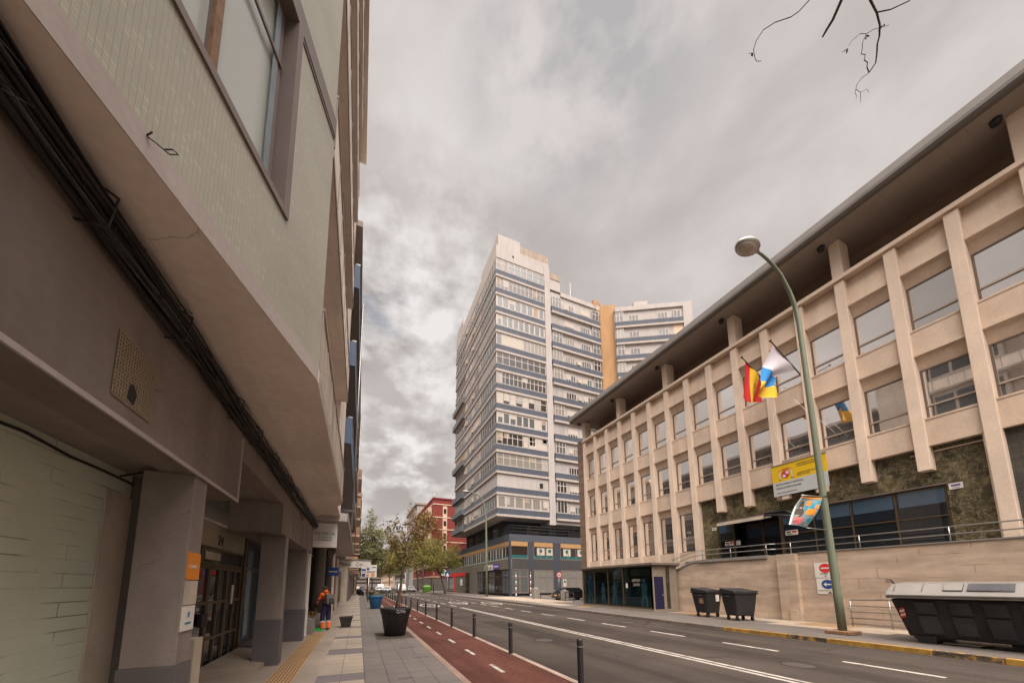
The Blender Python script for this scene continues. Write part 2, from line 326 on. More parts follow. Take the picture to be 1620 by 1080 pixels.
mat('pink', (.40, .11, .11), .7); mat('cyan', (.02, .20, .28), .7); mat('grey_teal', (.15, .215, .225), .7)
def lampmat(name, col, s):
    m, nt, b = newmat(name); b.inputs['Base Color'].default_value = (*col, 1); b.inputs['Emission Color'].default_value = (*col, 1); b.inputs['Emission Strength'].default_value = s
lampmat('lamp_red', (1, .03, .02), 1.5); lampmat('lamp_green', (.02, .8, .25), 1.0)
mat('lamp_glass', (.36, .31, .25), .25, var=.05)

# ------------------------------------------------------------------ mesh builder
class Wall:
    """a vertical plane: a = start point, d = direction along it, n = outward normal"""
    def __init__(s, a, d, n):
        s.a = Vector((a[0], a[1], 0)); d = Vector((d[0], d[1], 0)).normalized(); s.d = d; s.n = Vector((n[0], n[1], 0)).normalized()
    def p(s, u, o, z): return s.a + s.d * u + s.n * o + Vector((0, 0, z))
class MB:
    def __init__(s): s.v = []; s.f = []; s.m = []; s.s = []
    def poly(s, pts, m=0, sm=False):
        i = len(s.v); s.v += [tuple(p) for p in pts]; s.f.append(tuple(range(i, i + len(pts)))); s.m.append(m); s.s.append(sm); return s
    def hexa(s, P, m=0):
        i = len(s.v); s.v += [tuple(p) for p in P]
        for q in ((0, 3, 2, 1), (4, 5, 6, 7), (0, 1, 5, 4), (1, 2, 6, 5), (2, 3, 7, 6), (3, 0, 4, 7)):
            s.f.append(tuple(i + k for k in q)); s.m.append(m); s.s.append(False)
        return s
    def box(s, x0, x1, y0, y1, z0, z1, m=0):
        return s.hexa([(x0, y0, z0), (x1, y0, z0), (x1, y1, z0), (x0, y1, z0), (x0, y0, z1), (x1, y0, z1), (x1, y1, z1), (x0, y1, z1)], m)
    def wb(s, W, u0, u1, o0, o1, z0, z1, m=0):
        P = [W.p(u0, o1, z0), W.p(u1, o1, z0), W.p(u1, o0, z0), W.p(u0, o0, z0)]
        return s.hexa([*P, *[p + Vector((0, 0, z1 - z0)) for p in P]], m)
    def prism(s, poly, W, u0, u1, m=0):
        """profile poly of (o, z) swept along wall W from u0 to u1"""
        A = [W.p(u0, o, z) for o, z in poly]; B = [W.p(u1, o, z) for o, z in poly]; n = len(poly)
        s.poly(A, m); s.poly(B[::-1], m)
        for k in range(n): s.poly([A[k], B[k], B[(k + 1) % n], A[(k + 1) % n]], m)
        return s
    def extr(s, pts, vec, m=0):
        A = [Vector(p) for p in pts]; vec = Vector(vec); B = [p + vec for p in A]; n = len(A)
        s.poly(A[::-1], m); s.poly(B, m)
        for k in range(n): s.poly([A[k], A[(k + 1) % n], B[(k + 1) % n], B[k]], m)
        return s
    def tube(s, pts, r, n=8, m=0, caps=True):
        P = [Vector(p) for p in pts]; k = len(P); i0 = len(s.v)
        rr = r if isinstance(r, (list, tuple)) else [r] * k
        up = Vector((0, 0, 1)); prev = None
        for i in range(k):
            t = (P[min(i + 1, k - 1)] - P[max(i - 1, 0)]).normalized()
            if prev is None:
                a = t.cross(up if abs(t.z) < .9 else Vector((1, 0, 0))).normalized()
            else:
                a = (prev - t * prev.dot(t)).normalized()
            prev = a; b = t.cross(a)
            for j in range(n):
                q = 2 * math.pi * j / n
                s.v.append(tuple(P[i] + (a * math.cos(q) + b * math.sin(q)) * rr[i]))
        for i in range(k - 1):
            for j in range(n):
                s.f.append((i0 + i * n + j, i0 + i * n + (j + 1) % n, i0 + (i + 1) * n + (j + 1) % n, i0 + (i + 1) * n + j)); s.m.append(m); s.s.append(True)
        if caps:
            s.f.append(tuple(i0 + j for j in range(n))[::-1]); s.m.append(m); s.s.append(False)
            s.f.append(tuple(i0 + (k - 1) * n + j for j in range(n))); s.m.append(m); s.s.append(False)
        return s
    def lathe(s, prof, c=(0, 0, 0), n=24, m=0, sm=True, sx=1.0, sy=1.0):
        i0 = len(s.v); c = Vector(c)
        for r, z in prof:
            for j in range(n):
                q = 2 * math.pi * j / n
                s.v.append((c.x + r * sx * math.cos(q), c.y + r * sy * math.sin(q), c.z + z))
        for i in range(len(prof) - 1):
            for j in range(n):
                s.f.append((i0 + i * n + j, i0 + i * n + (j + 1) % n, i0 + (i + 1) * n + (j + 1) % n, i0 + (i + 1) * n + j)); s.m.append(m); s.s.append(sm)
        return s
    def cyl(s, p0, p1, r, n=16, m=0): return s.tube([p0, p1], r, n, m)
    def ball(s, c, rx, ry, rz, n=12, k=8, m=0):
        prof = [(math.sin(math.pi * i / k), -math.cos(math.pi * i / k)) for i in range(k + 1)]
        i0 = len(s.v); s.lathe([(max(r, 1e-3), z) for r, z in prof], (0, 0, 0), n, m)
        for i in range(i0, len(s.v)):
            x, y, z = s.v[i]; s.v[i] = (c[0] + x * rx, c[1] + y * ry, c[2] + z * rz)
        return s
    def disc(s, c, a, b, ra, rb=None, n=24, m=0):
        rb = rb or ra; c = Vector(c); a = Vector(a); b = Vector(b)
        return s.poly([c + a * ra * math.cos(2 * math.pi * i / n) + b * rb * math.sin(2 * math.pi * i / n) for i in range(n)], m)
    def build(s, name, mats, parent=None, bevel=0, seg=2, label=None, uv=True, local=False):
        if isinstance(mats, str): mats = [mats]
        o3 = Vector((0, 0, 0))
        if parent is not None and not local:
            q = parent
            while q is not None: o3 += q.location; q = q.parent
        me = bpy.data.meshes.new(name)
        vs = np.array(s.v, dtype=float).reshape(-1, 3)
        me.from_pydata((vs - np.array(o3)).tolist(), [], s.f)
        for mm in mats: me.materials.append(MATS[mm])
        me.polygons.foreach_set('material_index', s.m); me.polygons.foreach_set('use_smooth', s.s)
        if uv:
            ul = me.uv_layers.new(name='UVMap'); d = np.zeros((len(me.loops), 2)); li = 0
            for f in s.f:
                p = vs[list(f)]
                nrm = np.cross(p[1] - p[0], p[2] - p[0]) if len(f) > 2 else np.array([0, 0, 1.])
                if len(f) > 3: nrm = nrm + np.cross(p[2] - p[0], p[3] - p[0])
                ln = np.linalg.norm(nrm); nrm = nrm / ln if ln > 1e-12 else np.array([0, 0, 1.])
                if abs(nrm[2]) > .75: d[li:li + len(f)] = p[:, :2]
                else:
                    t = np.array([-nrm[1], nrm[0], 0]); t /= max(np.linalg.norm(t), 1e-9)
                    if abs(t[0]) > abs(t[1]): t = t * (1 if t[0] > 0 else -1)
                    else: t = t * (1 if t[1] > 0 else -1)
                    d[li:li + len(f), 0] = p @ t; d[li:li + len(f), 1] = p[:, 2]
                li += len(f)
            ul.data.foreach_set('uv', d.ravel())
        me.update()
        o = bpy.data.objects.new(name, me); COL.objects.link(o)
        if parent is not None: o.parent = parent
        if bevel:
            b = o.modifiers.new('bevel', 'BEVEL'); b.width = bevel; b.segments = seg; b.limit_method = 'ANGLE'; b.angle_limit = R(40)
        if label: o['label'] = label
        return o
def tag(o, label, cat, group=None):
    o['label'] = label; o['category'] = cat
    if group: o['group'] = group
    return o
def thing(name, label, cat, loc=(0, 0, 0), group=None):
    o = bpy.data.objects.new(name, None); COL.objects.link(o); o.location = loc; o.empty_display_size = .3
    return tag(o, label, cat, group)
def struct(o, kind='structure'): o['kind'] = kind; return o
def copy_tree(o, parent=None):
    c = o.copy(); COL.objects.link(c); c.parent = parent
    for ch in o.children: copy_tree(ch, c)
    return c
def dup(o, loc, label=None, rz=None):
    kids = list(o.children); c = o.copy(); COL.objects.link(c); c.location = loc
    if rz is not None: c.rotation_euler = (0, 0, rz)
    if label: c['label'] = label
    for ch in kids: copy_tree(ch, c)
    return c
def lettering(body, size, pos, right, up, m, parent=None, name='lettering', ext=.004, align='LEFT', squeeze=1.0):
    cu = bpy.data.curves.new(name, 'FONT'); cu.body = body; cu.size = size; cu.extrude = ext; cu.align_x = align; cu.resolution_u = 3
    ob = bpy.data.objects.new(name, cu); COL.objects.link(ob)
    dg = bpy.context.evaluated_depsgraph_get(); me = bpy.data.meshes.new_from_object(ob.evaluated_get(dg))
    bpy.data.objects.remove(ob); bpy.data.curves.remove(cu)
    right = Vector(right).normalized(); up = Vector(up).normalized(); nn = right.cross(up); pos = Vector(pos)
    o3 = Vector((0, 0, 0)); q = parent
    while q is not None: o3 += q.location; q = q.parent
    for v in me.vertices: v.co = pos + right * v.co.x * squeeze + up * v.co.y + nn * v.co.z - o3
    me.materials.clear(); me.materials.append(MATS[m])
    o = bpy.data.objects.new(name, me); COL.objects.link(o)
    if parent is not None: o.parent = parent
    return o
def glazing(parent, W, u0, u1, z0, z1, cols, rows, fm, gm, name='window', fw=.05, depth=.06, o=0.0, pane_back=.03, cuts=None, label=None):
    """frame bars on wall W (front face at offset o) with a glass pane as its child"""
    f = MB()
    f.wb(W, u0, u1, o - depth, o, z0, z0 + fw); f.wb(W, u0, u1, o - depth, o, z1 - fw, z1)
    us = [u0 + (u1 - u0) * k / cols for k in range(cols + 1)] if cuts is None else cuts
    for k, u in enumerate(us):
        a, c = (u, u + fw) if k == 0 else ((u - fw, u) if k == len(us) - 1 else (u - fw / 2, u + fw / 2))
        f.wb(W, a, c, o - depth, o - .001, z0 + fw, z1 - fw)
    for z in rows:
        for k in range(len(us) - 1):
            a = us[k] + (fw if k == 0 else fw / 2); c = us[k + 1] - (fw if k == len(us) - 2 else fw / 2)
            f.wb(W, a, c, o - depth, o - .002, z - fw / 2, z + fw / 2)
    fo = f.build(name, fm, parent, label=label)
    g = MB(); g.wb(W, u0 + .01, u1 - .01, o - depth + .004, o - pane_back, z0 + .01, z1 - .01)
    g.build('pane', gm, fo)
    return fo
# ------------------------------------------------------------------ ground, road, pavements
struct(MB().poly([(-900, -900, -.30), (900, -900, -.30), (900, 2500, -.30), (-900, 2500, -.30)]).build('ground', 'ground'))
Y0, Y1 = -14, 420
struct(MB().poly([(1.9, Y0, 0), (60, Y0, 0), (60, Y1, 0), (1.9, Y1, 0)]).build('road', 'asphalt'))
struct(MB().poly([(1.9, Y0, .004), (3.70, Y0, .004), (3.70, Y1, .004), (1.9, Y1, .004)]).build('bike_lane', 'bike_red'))
PZ = .08
pv = MB()
def strip(x0, x1, y0, y1, m): pv.poly([(x0, y0, PZ), (x1, y0, PZ), (x1, y1, PZ), (x0, y1, PZ)], m)
stripes = [(4.0, 4.4), (6.55, 7.08), (9.0, 9.75), (11.6, 12.05), (14.3, 14.8), (17.0, 17.5), (19.6, 20.1), (22.4, 22.9), (25.2, 25.7), (28, 28.5), (31, 31.5), (34, 34.5)]
y = Y0
for a, c in stripes:
    strip(-.63, .17, y, a, 0); strip(-.63, .17, a, c, 3); y = c
strip(-.63, .17, y, Y1, 0)
strip(-1.01, -.63, Y0, Y1, 1); strip(.17, 1.75, Y0, Y1, 2); strip(-1.44, -1.01, Y0, 13.2, 4); strip(-1.44, -1.01, 13.2, Y1, 1)
strip(-3.4, -1.44, Y0, Y1, 1)
for k, (a, c) in enumerate(stripes[4:9]):                      # dark cross bands in the grey paving too
    pass
pv.poly([(1.75, Y0, PZ), (1.75, Y0, -.1), (1.75, Y1, -.1), (1.75, Y1, PZ)], 2)
struct(pv.build('pavement', ['slab_beige', 'slab_plain', 'slab_grey', 'slab_mauve', 'tactile']))
kb = MB(); yy = Y0
while yy < 140:
    kb.box(1.752, 1.9, yy + .004, yy + .996, -.1, PZ + .002); yy += 1.0
struct(kb.build('kerb', 'kerb_pink', bevel=.012))
dc = MB(); dc.box(1.28, 1.62, 8.05, 8.33, PZ + .002, PZ + .008); dc.box(.75, 1.0, 6.35, 6.45, PZ + .002, PZ + .008); dc.box(1.1, 1.5, 9.3, 9.52, PZ + .002, PZ + .007)
struct(dc.build('pavement_drain_cover', 'slab_mauve'))
# right pavement; its kerb bends a little
KX = [(-14, 13.5), (5, 13.45), (9, 13.25), (16, 13.45), (22, 13.7), (30, 14.0), (50, 13.9), (420, 13.9)]
RZ = .13
rp = MB()
for (ya, xa), (yb, xb) in zip(KX, KX[1:]):
    rp.poly([(xa + .14, ya, RZ), (60, ya, RZ), (60, yb, RZ), (xb + .14, yb, RZ)], 0)
struct(rp.build('pavement', 'slab_right'))
def lerpk(y):
    for (ya, xa), (yb, xb) in zip(KX, KX[1:]):
        if ya <= y <= yb: return xa + (xb - xa) * (y - ya) / (yb - ya)
    return 13.9
kr = MB(); yy = -14.0
while yy < 120:
    l = 1.0 if yy < 40 else 4.0
    xa, xb = lerpk(yy), lerpk(yy + l); g = .004
    yel = -14 <= yy < 9.0
    m = (1 if (int(yy * 7) % 3) else 2) if yel else 0
    P = [(xa, yy + g, -.1), (xa + .139, yy + g, -.1), (xb + .139, yy + l - g, -.1), (xb, yy + l - g, -.1)]
    kr.hexa([*P, *[(px, py, RZ + .004) for px, py, pz in P]], m); yy += l
m, nt, b = newmat('kerb_yellow'); v = uvvec(nt)
n1 = N(nt, 'ShaderNodeTexNoise', Scale=3.0, Detail=8.0, Roughness=.7); L(nt, v, n1.inputs['Vector'])
r1 = ramp(nt, n1.outputs[0], [(.30, (.06, .042, .025)), (.42, (.22, .12, .025)), (.54, (.34, .185, .025)), (.75, (.40, .235, .045))]); L(nt, r1.outputs[0], b.inputs['Base Color']); b.inputs['Roughness'].default_value = .8
m, nt, b = newmat('kerb_worn_yellow'); v = uvvec(nt)
n1 = N(nt, 'ShaderNodeTexNoise', Scale=4.0, Detail=8.0, Roughness=.7); L(nt, v, n1.inputs['Vector'])
r1 = ramp(nt, n1.outputs[0], [(.42, (.04, .03, .022)), (.52, (.13, .085, .045)), (.58, (.36, .19, .025))]); L(nt, r1.outputs[0], b.inputs['Base Color']); b.inputs['Roughness'].default_value = .8
struct(kr.build('kerb', ['kerb', 'kerb_yellow', 'kerb_worn_yellow'], bevel=.012))
# gutter strip and pale walkway patches on the right
pp = MB()
for x0, x1, a, c in ((16.9, 18.5, -6, 5.7), (16.2, 18.6, 5.7, 9.2), (17.2, 18.6, 9.2, 14.9), (14.8, 16.3, 22.5, 26.2), (15.4, 19.8, 27, 42)):
    pp.poly([(x0, a, RZ + .004), (x1, a, RZ + .004), (x1, c, RZ + .004), (x0, c, RZ + .004)], 0)
struct(pp.build('pavement_pale_panel', 'slab_pale'))
pt = MB()
for x0, x1, a, c in ((17.3, 18.6, 13.0, 14.6), (17.0, 18.4, 7.0, 8.6), (15.1, 16.3, 20.2, 21.3)):
    pt.poly([(x0, a, RZ + .008), (x1, a, RZ + .008), (x1, c, RZ + .008), (x0, c, RZ + .008)])
struct(pt.build('pavement_tactile_panel', 'tactile'))
# painted markings
mat('paint_edge', (.30, .225, .18), .85, var=.35, scale=2.5, fine=.2)
struct(MB().poly([(3.70, Y0, .0055), (3.83, Y0, .0055), (3.83, 300, .0055), (3.70, 300, .0055)]).build('bike_lane_edge', 'paint_edge'))
mk = MB()
def mark(x0, x1, a, c, z=.004, m=0): mk.poly([(x0, a, z), (x1, a, z), (x1, c, z), (x0, c, z)], m)

mark(7.37, 7.48, Y0, 25.2); mark(7.58, 7.69, Y0, 25.2)         # double line
yy = 26.5
while yy < 160: mark(7.46, 7.60, yy, yy + 2.0); yy += 3.6
yy = -10.6
while yy < 150: mark(10.42, 10.56, yy, yy + 1.45); yy += 2.72 if yy < 60 else 3.6
yy = -8.2
while yy < 130: mark(2.76, 2.85, yy, yy + .72, .008); yy += 1.82
mark(13.1, 13.2, 24, 120)
mark(3.9, 13.2, 57, 57.5); mark(3.9, 13.2, 61, 61.5)
for k in range(9): mark(4.2 + k * 1.05, 4.75 + k * 1.05, 63, 66.5)
mh = MB()
for x_, y_ in ((9.1, 4.6), (5.6, 9.5), (11.9, 12.5), (5.2, 19.0), (9.4, 21.5)): mh.disc((x_, y_, .003), (1, 0, 0), (0, 1, 0), .32, .32, 28, 0); mh.disc((x_, y_, .0045), (1, 0, 0), (0, 1, 0), .27, .27, 28, 1)
for x_, y_, a_, b_ in ((6.1, 12.0, .5, 3.2), (10.9, 8.6, .45, 1.6), (5.0, 27, .6, 4.0), (11.4, 20.0, .7, 2.0)): mh.poly([(x_ - a_, y_ - b_, .0025), (x_ + a_, y_ - b_, .0025), (x_ + a_, y_ + b_, .0025), (x_ - a_, y_ + b_, .0025)], 2)
mat('manhole', (.05, .042, .036), .7, var=.3, scale=12); mat('tar_patch', (.040, .033, .029), .9, var=.25, scale=2, spec=.06)
struct(mh.build('road_patch', ['tar_patch', 'manhole', 'tar_patch']))
def ringmark(cx, cy, rx, ry, tk):
    n = 28
    for i in range(n):
        a, c = 2 * math.pi * i / n, 2 * math.pi * (i + 1) / n
        mk.poly([(cx + rx * math.cos(a), cy + ry * math.sin(a), .004), (cx + rx * math.cos(c), cy + ry * math.sin(c), .004), (cx + (rx - tk) * math.cos(c), cy + (ry - tk * 2) * math.sin(c), .004), (cx + (rx - tk) * math.cos(a), cy + (ry - tk * 2) * math.sin(a), .004)][::-1])
for cx, cy in ((5.7, 28.5), (9.1, 31.5), (12.0, 30.0)): ringmark(cx, cy, .75, 2.2, .16)
struct(mk.build('road_marking', 'paint_white'))
for cx, cy in ((5.7, 28.5), (9.1, 31.5), (12.0, 30.0)):
    struct(lettering('30', 1.3, (cx - .45, cy - .9, .005), (1, 0, 0), (0, 1.0, 0), 'paint_white', None, 'road_marking', .001))

# ------------------------------------------------------------------ near left building with green tiles
XW = -1.52
LW = Wall((XW, 0), (0, 1), (1, 0))
A19 = R(19.0)
GD = (math.sin(A19), math.cos(A19)); GN = (GD[1], -GD[0])
PC = (-.52, 3.92)
GW = Wall(PC, GD, GN)
lb = thing('tiled_building', 'grey building with green mosaic tiles and angled overhang at the left, entrance number 24', 'building', (-4, 4, 0))
mb = MB()
mb.box(-12, -2.22, -8, 4.4, -.2, 3.0)                          # pale stone wall
mb.build('stone_wall', 'stone_clad', lb)
mb = MB(); mb.box(-2.219, -2.205, 4.05, 4.7, PZ, 2.62); mb.build('wall_panel', 'panel_pale', lb)
mb = MB()
mb.box(-3.6, XW - .30, -8, 12.6, 3.42, 3.99)                   # block behind the fascia
mb.box(-3.2, XW - .02, -8, 5.0, 2.86, 2.90)                    # soffit above the stone wall
mb.build('ceiling', 'pillar_taupe', lb)
mb = MB()
mb.box(XW - .30, XW, -8, 12.6, 3.40, 3.66)                     # long beam
mb.box(XW - .30, XW + .003, -8, 12.6, 3.66, 4.0)
mb.build('beam', 'fascia', lb, bevel=.008)
mb = MB(); mb.box(XW - .28, XW + .012, -8, 5.04, 2.81, 3.655); mb.build('fascia_panel', 'fascia', lb, bevel=.01)
mb = MB(); mb.box(XW + .0125, XW + .03, -8, 5.05, 2.80, 2.835); mb.box(XW + .0125, XW + .03, 5.02, 5.05, 2.836, 3.66); mb.build('trim', 'band_grey', lb)
mb = MB(); mb.box(XW - .9, XW + .012, 7.74, 12.55, 2.80, 3.655); mb.build('fascia_panel', 'fascia', lb, bevel=.01)
sl_ = MB()
for yy in (8.95, 10.4): sl_.box(XW + .0125, XW + .02, yy, yy + .11, 2.98, 3.40)
sl_.build('vent_slot', 'trim_brown', lb)
def pillar(y0, y1, x0, ztop):
    a = MB(); a.box(x0, XW, y0, y1, 1.02, ztop); p = a.build('pillar', 'pillar_taupe', lb, bevel=.008)
    a = MB(); a.box(x0 - .012, XW + .012, y0 - .012, y1 + .012, -.1, 1.02); a.build('plinth', 'pillar_dark', p, bevel=.006)
pillar(3.92, 4.20, -1.91, 2.81); pillar(8.30, 8.60, -1.98, 2.80); pillar(11.55, 11.85, -2.1, 2.80)
mb = MB(); mb.box(XW - .5, XW - .03, 12.62, 12.74, PZ, 3.6); mb.build('door_jamb', 'white_paint', lb)
mb = MB(); mb.box(-3.5, -2.62, 3.9, 13.2, PZ, 2.9); mb.box(-3.5, -1.9, 4.41, 4.6, PZ, 2.85); mb.build('inner_wall', 'dark_wall', lb)
cr_rnd = random.Random(8); m = MB(); m.tube([(-2.21, -2 + k * .4, 2.79 + cr_rnd.uniform(-.02, .02)) for k in range(17)], .012, 5); m.tube([(-2.21, 4.2, 2.80), (-2.0, 4.1, 2.83), (-1.7, 4.05, 2.84)], .010, 5); m.build('wall_cable', 'cable', lb)
# perforated vent grille
mb = MB(); n = 16
for i in range(n + 1):
    mb.box(XW + .0125, XW + .021, 2.67 + .41 * i / n - .006, 2.67 + .41 * i / n + .006, 2.95, 3.38)
    mb.box(XW + .0125, XW + .020, 2.664, 3.086, 2.95 + .43 * i / n - .006, 2.95 + .43 * i / n + .006)
vg = mb.build('vent_grille', 'grille', lb)
MB().box(XW + .0122, XW + .0145, 2.67, 3.08, 2.95, 3.38).build('vent_opening', 'dark_hole', vg)
mb = MB(); mb.poly([(XW + .0225, 2.80, 2.99), (XW + .0225, 2.87, 2.97), (XW + .0225, 2.90, 3.05), (XW + .0225, 2.86, 3.11), (XW + .0225, 2.82, 3.10)]); mb.build('vent_damage', 'dark_hole', vg)
# glazed entrance, number 24
DW = Wall((-2.58, 0), (0, 1), (1, 0))
glazing(lb, DW, 4.6, 9.42, 2.12, 2.45, 2, [], 'frame_bronze', 'dark_glass', 'fanlight', .04, .07, cuts=[4.6, 7.2, 9.42])
mat('transom', (.27, .225, .16), .5, var=.2)
MB().box(-2.62, -2.575, 4.6, 9.42, 2.455, 2.9).build('transom_panel', 'transom', lb)
for k, (a, c) in enumerate(((5.6, 6.6), (6.6, 7.62), (7.62, 8.55), (8.55, 9.40))):
    d = glazing(lb, DW, a + .005, c - .005, PZ, 2.10, 2, [.75, 1.42], 'frame_bronze', 'dark_glass', 'entrance_door', .055, .07, cuts=[a + .005, (a + c) / 2 if k != 1 else a + .12, c - .005])
    if k == 1:
        hb = MB(); hb.box(-2.57, -2.50, a + .62, a + .86, 1.02, 1.24); hb.build('push_handle', 'black_metal', d)
nb = MB()
for a in (0, 1):                                                # crossed bars at the foot of the doors
    nb.tube([(-2.55, 6.65, .12 + .55 * a), (-2.55, 7.58, .67 - .55 * a)], .012, 6)
nb.build('guard_bars', 'frame_bronze', lb)
lettering('24', .27, (-2.565, 7.80, 2.52), (0, 1, 0), (0, 0, 1), 'ink_dark', lb, 'house_number')
mb = MB(); mb.box(-2.605, -2.60, 7.4, 8.1, 2.22, 2.36); mb.build('transom_sticker', 'panel_pale', lb)
mb = MB(); mb.box(-2.9, -2.55, 9.44, 9.56, PZ, 3.42); mb.build('mullion_post', 'frame_bronze', lb)
glazing(lb, DW, 9.58, 12.55, .35, 2.78, 3, [2.15], 'frame_bronze', 'film_glass', 'shop_window', .05, .07)
mb = MB(); mb.box(-2.60, -2.3, 9.58, 12.6, PZ, .34); mb.build('window_plinth', 'pillar_dark', lb)
mb = MB(); mb.hexa([(-2.55, 7.3, PZ), (-1.75, 7.9, PZ), (-1.75, 9.9, PZ), (-2.55, 9.9, PZ), (-2.55, 7.3, .30), (-1.75, 7.9, .16), (-1.75, 9.9, .16), (-2.55, 9.9, .30)]); mb.build('entrance_ramp', 'slab_plain', lb)
mb = MB(); mb.box(-2.5, -1.70, 4.78, 5.0, PZ, 1.14); mb.build('low_wall', 'panel_pale', lb)
mb = MB(); mb.box(-2.56, -2.54, 8.72, 8.80, 1.35, 1.75); mb.build('door_notice', 'sign_white', lb)
# overhang: soffit, angled green facade
SZ = 4.0
sf = MB()
so_pts = [(-5.2, -9.7), (PC[0] - GD[0] * 14.4, PC[1] - GD[1] * 14.4), PC, (-.53, 10.0), (-1.62, 12.75), (-5.2, 12.75)]
sf.extr([(x, y_, SZ) for x, y_ in so_pts], (0, 0, .17))
sf.build('overhang_soffit', 'soffit_brown', lb)
bd = MB(); bd.wb(GW, -14.3, -.02, -.12, .006, SZ + .002, 4.165); bd.build('overhang_band', 'band_grey', lb)
gt = MB()
UW0, UW1 = -6.4, -.80                                          # window recess along the facade
gt.wb(GW, -14.3, 0, -.35, 0, 4.172, 5.10)
gt.wb(GW, UW1 + .0, 0, -.35, 0, 5.10, 7.24); gt.wb(GW, -14.3, UW0, -.35, 0, 5.10, 7.24)
gt.wb(GW, -14.3, 0, -.35, 0, 7.48, 19.0)
gt.build('tiled_wall', 'green_tile', lb)
fr = MB()
fr.wb(GW, UW0, UW1 - .02, -.30, .02, 5.10, 5.17); fr.wb(GW, UW1 - .06, UW1 + .02, -.30, .022, 5.101, 7.24)
fr.wb(GW, -14.3, -.01, -.3, .02, 7.241, 7.478)
fr.wb(GW, UW1 + .021, -.01, -.02, .012, 7.20, 7.24)
fr.build('window_surround', 'trim_brown', lb)
wf = glazing(lb, GW, UW0, UW1 - .07, 5.175, 7.235, 7, [], 'trim_brown', 'frost_glass', 'window', .05, .06, o=-.11, cuts=[UW0, -4.9, -3.3, -1.57, UW1 - .07])
rs = MB(); rs.wb(GW, -1.60, -1.54, -.11, -.08, 5.18, 7.23); rs.build('mullion', 'rust', wf)
rs = MB(); rs.wb(GW, -1.539, UW1 - .08, -.109, -.09, 6.62, 6.66); rs.build('window_rail', 'trim_brown', wf)
rs = MB(); rs.wb(GW, -.985, UW1 - .125, -.114, -.105, 5.23, 7.19); rs.build('curtain', 'vinyl_grey', wf)
# side bays and balconies along the street, floor above floor
SWX = -.53
SW = Wall((SWX, 0), (0, 1), (1, 0))
mb = MB(); mb.box(-6, -1.62, 3.0, 10.02, SZ + .171, 19); mb.box(-6, -.71, 10.02, 12.72, SZ + .172, 19.0)
mb.build('facade_wall', 'soffit_brown', lb)
for k, zf in enumerate((4.17, 7.20, 10.2, 13.2, 16.2)):
    b = MB(); b.wb(SW, 4.02, 9.95, -.10, 0, zf + .001, zf + .78)
    if k: b.wb(SW, 3.98, 10.0, -1.08, -.005, zf - .16, zf)
    bo = b.build('balcony', 'soffit_brown' if k else 'panel_pale', lb)
    t = MB()
    for q in range(9): t.wb(SW, 4.0 + q * .72, 4.03 + q * .72, .001, .014, zf + .03, zf + .76)
    t.wb(SW, 4.0, 9.97, -.12, .02, zf + .781, zf + .82); t.wb(SW, 3.99, 9.98, .001, .012, zf - .14, zf - .02)
    t.build('balcony_trim', 'panel_trim', bo)
    if k:
        s = MB(); s.wb(SW, 6.8, 9.9, -1.0, -.12, zf + .82, zf + 2.83); s.build('balcony_enclosure', 'panel_trim', bo)
        g = MB()
        for q in range(3): g.wb(SW, 6.95 + q * 1.0, 7.8 + q * 1.0, -.119, -.11, zf + 1.05, zf + 2.5)
        g.build('balcony_window', 'dark_glass', bo)
mb = MB(); mb.wb(SW, 3.97, 4.05, -.5, -.02, 4.18, 19.0); mb.build('wall_return', 'panel_trim', lb)
mb = MB(); mb.box(-8, -.45, 2.5, 12.75, 19.0, 19.35); mb.build('roof', 'soffit_brown', lb)
m = MB(); m.box(-4.8, -.53, -8.5, -.6, SZ, 19.0); m.build('shade_bay', 'soffit_brown', lb)  # unseen repeat of the bay, added to keep sky light off the pillars
# hook left in the facade
hk = MB(); q = GW.p(-1.98, 0, 4.13)
hk.tube([q, q + Vector((.04, 0, -.02)), q + Vector((.10, .01, -.05)), q + Vector((.13, .02, -.02)), q + Vector((.10, .03, .01)), q + Vector((.07, .02, -.02))], .0035, 6)
hk.tube([q, q + Vector((.04, -.03, .0))], .004, 6)
hk.build('wall_hook', 'black_metal', lb)

# cable bundle hung under the soffit
cb = thing('cable_bundle', 'thick bundle of black cables strung along the wall under the left overhang', 'cables', (XW + .1, 2, 3.85))
cbr = random.Random(3)
for k in range(34):
    m = MB(); pts = []; oz = cbr.uniform(-.10, .10); ox = cbr.uniform(.01, .12); ph = cbr.uniform(0, 6); rr = cbr.choice([.006, .008, .010, .013, .017, .022])
    for i in range(60):
        y_ = -7 + i * .336
        pts.append((XW + ox + .02 * math.sin(y_ * 1.3 + ph), y_, 3.86 + oz + .035 * math.sin(y_ * (.7 + .02 * k) + ph * 2) + .02 * math.sin(y_ * 3.1 + ph) - .012 * (y_ - 3) * (y_ > 3) * .7))
    m.tube(pts, rr, 6); m.build('cable', 'cable_gloss' if k % 4 == 0 else 'cable', cb)
for i in range(14):
    y_ = -4 + i * 1.05 + cbr.uniform(-.2, .2); z0_ = cbr.uniform(3.66, 3.72)
    MB().tube([(XW + .0, y_, z0_), (XW + .13, y_ + .02, z0_ + .02), (XW + .15, y_ + .03, 3.93), (XW + .02, y_, 3.99)], .007, 5).build('cable_clip', 'black_metal', cb)
for i in range(26):                                            # torn tape and cable ends
    y_ = cbr.uniform(.5, 10); p_ = Vector((XW + .12, y_, cbr.uniform(3.70, 3.98)))
    MB().tube([p_, p_ + Vector((.03, cbr.uniform(-.1, .1), cbr.uniform(-.04, .05))), p_ + Vector((cbr.uniform(0, .05), cbr.uniform(-.2, .2), cbr.uniform(-.09, .06)))], .004, 4).build('loose_end', 'cable', cb)
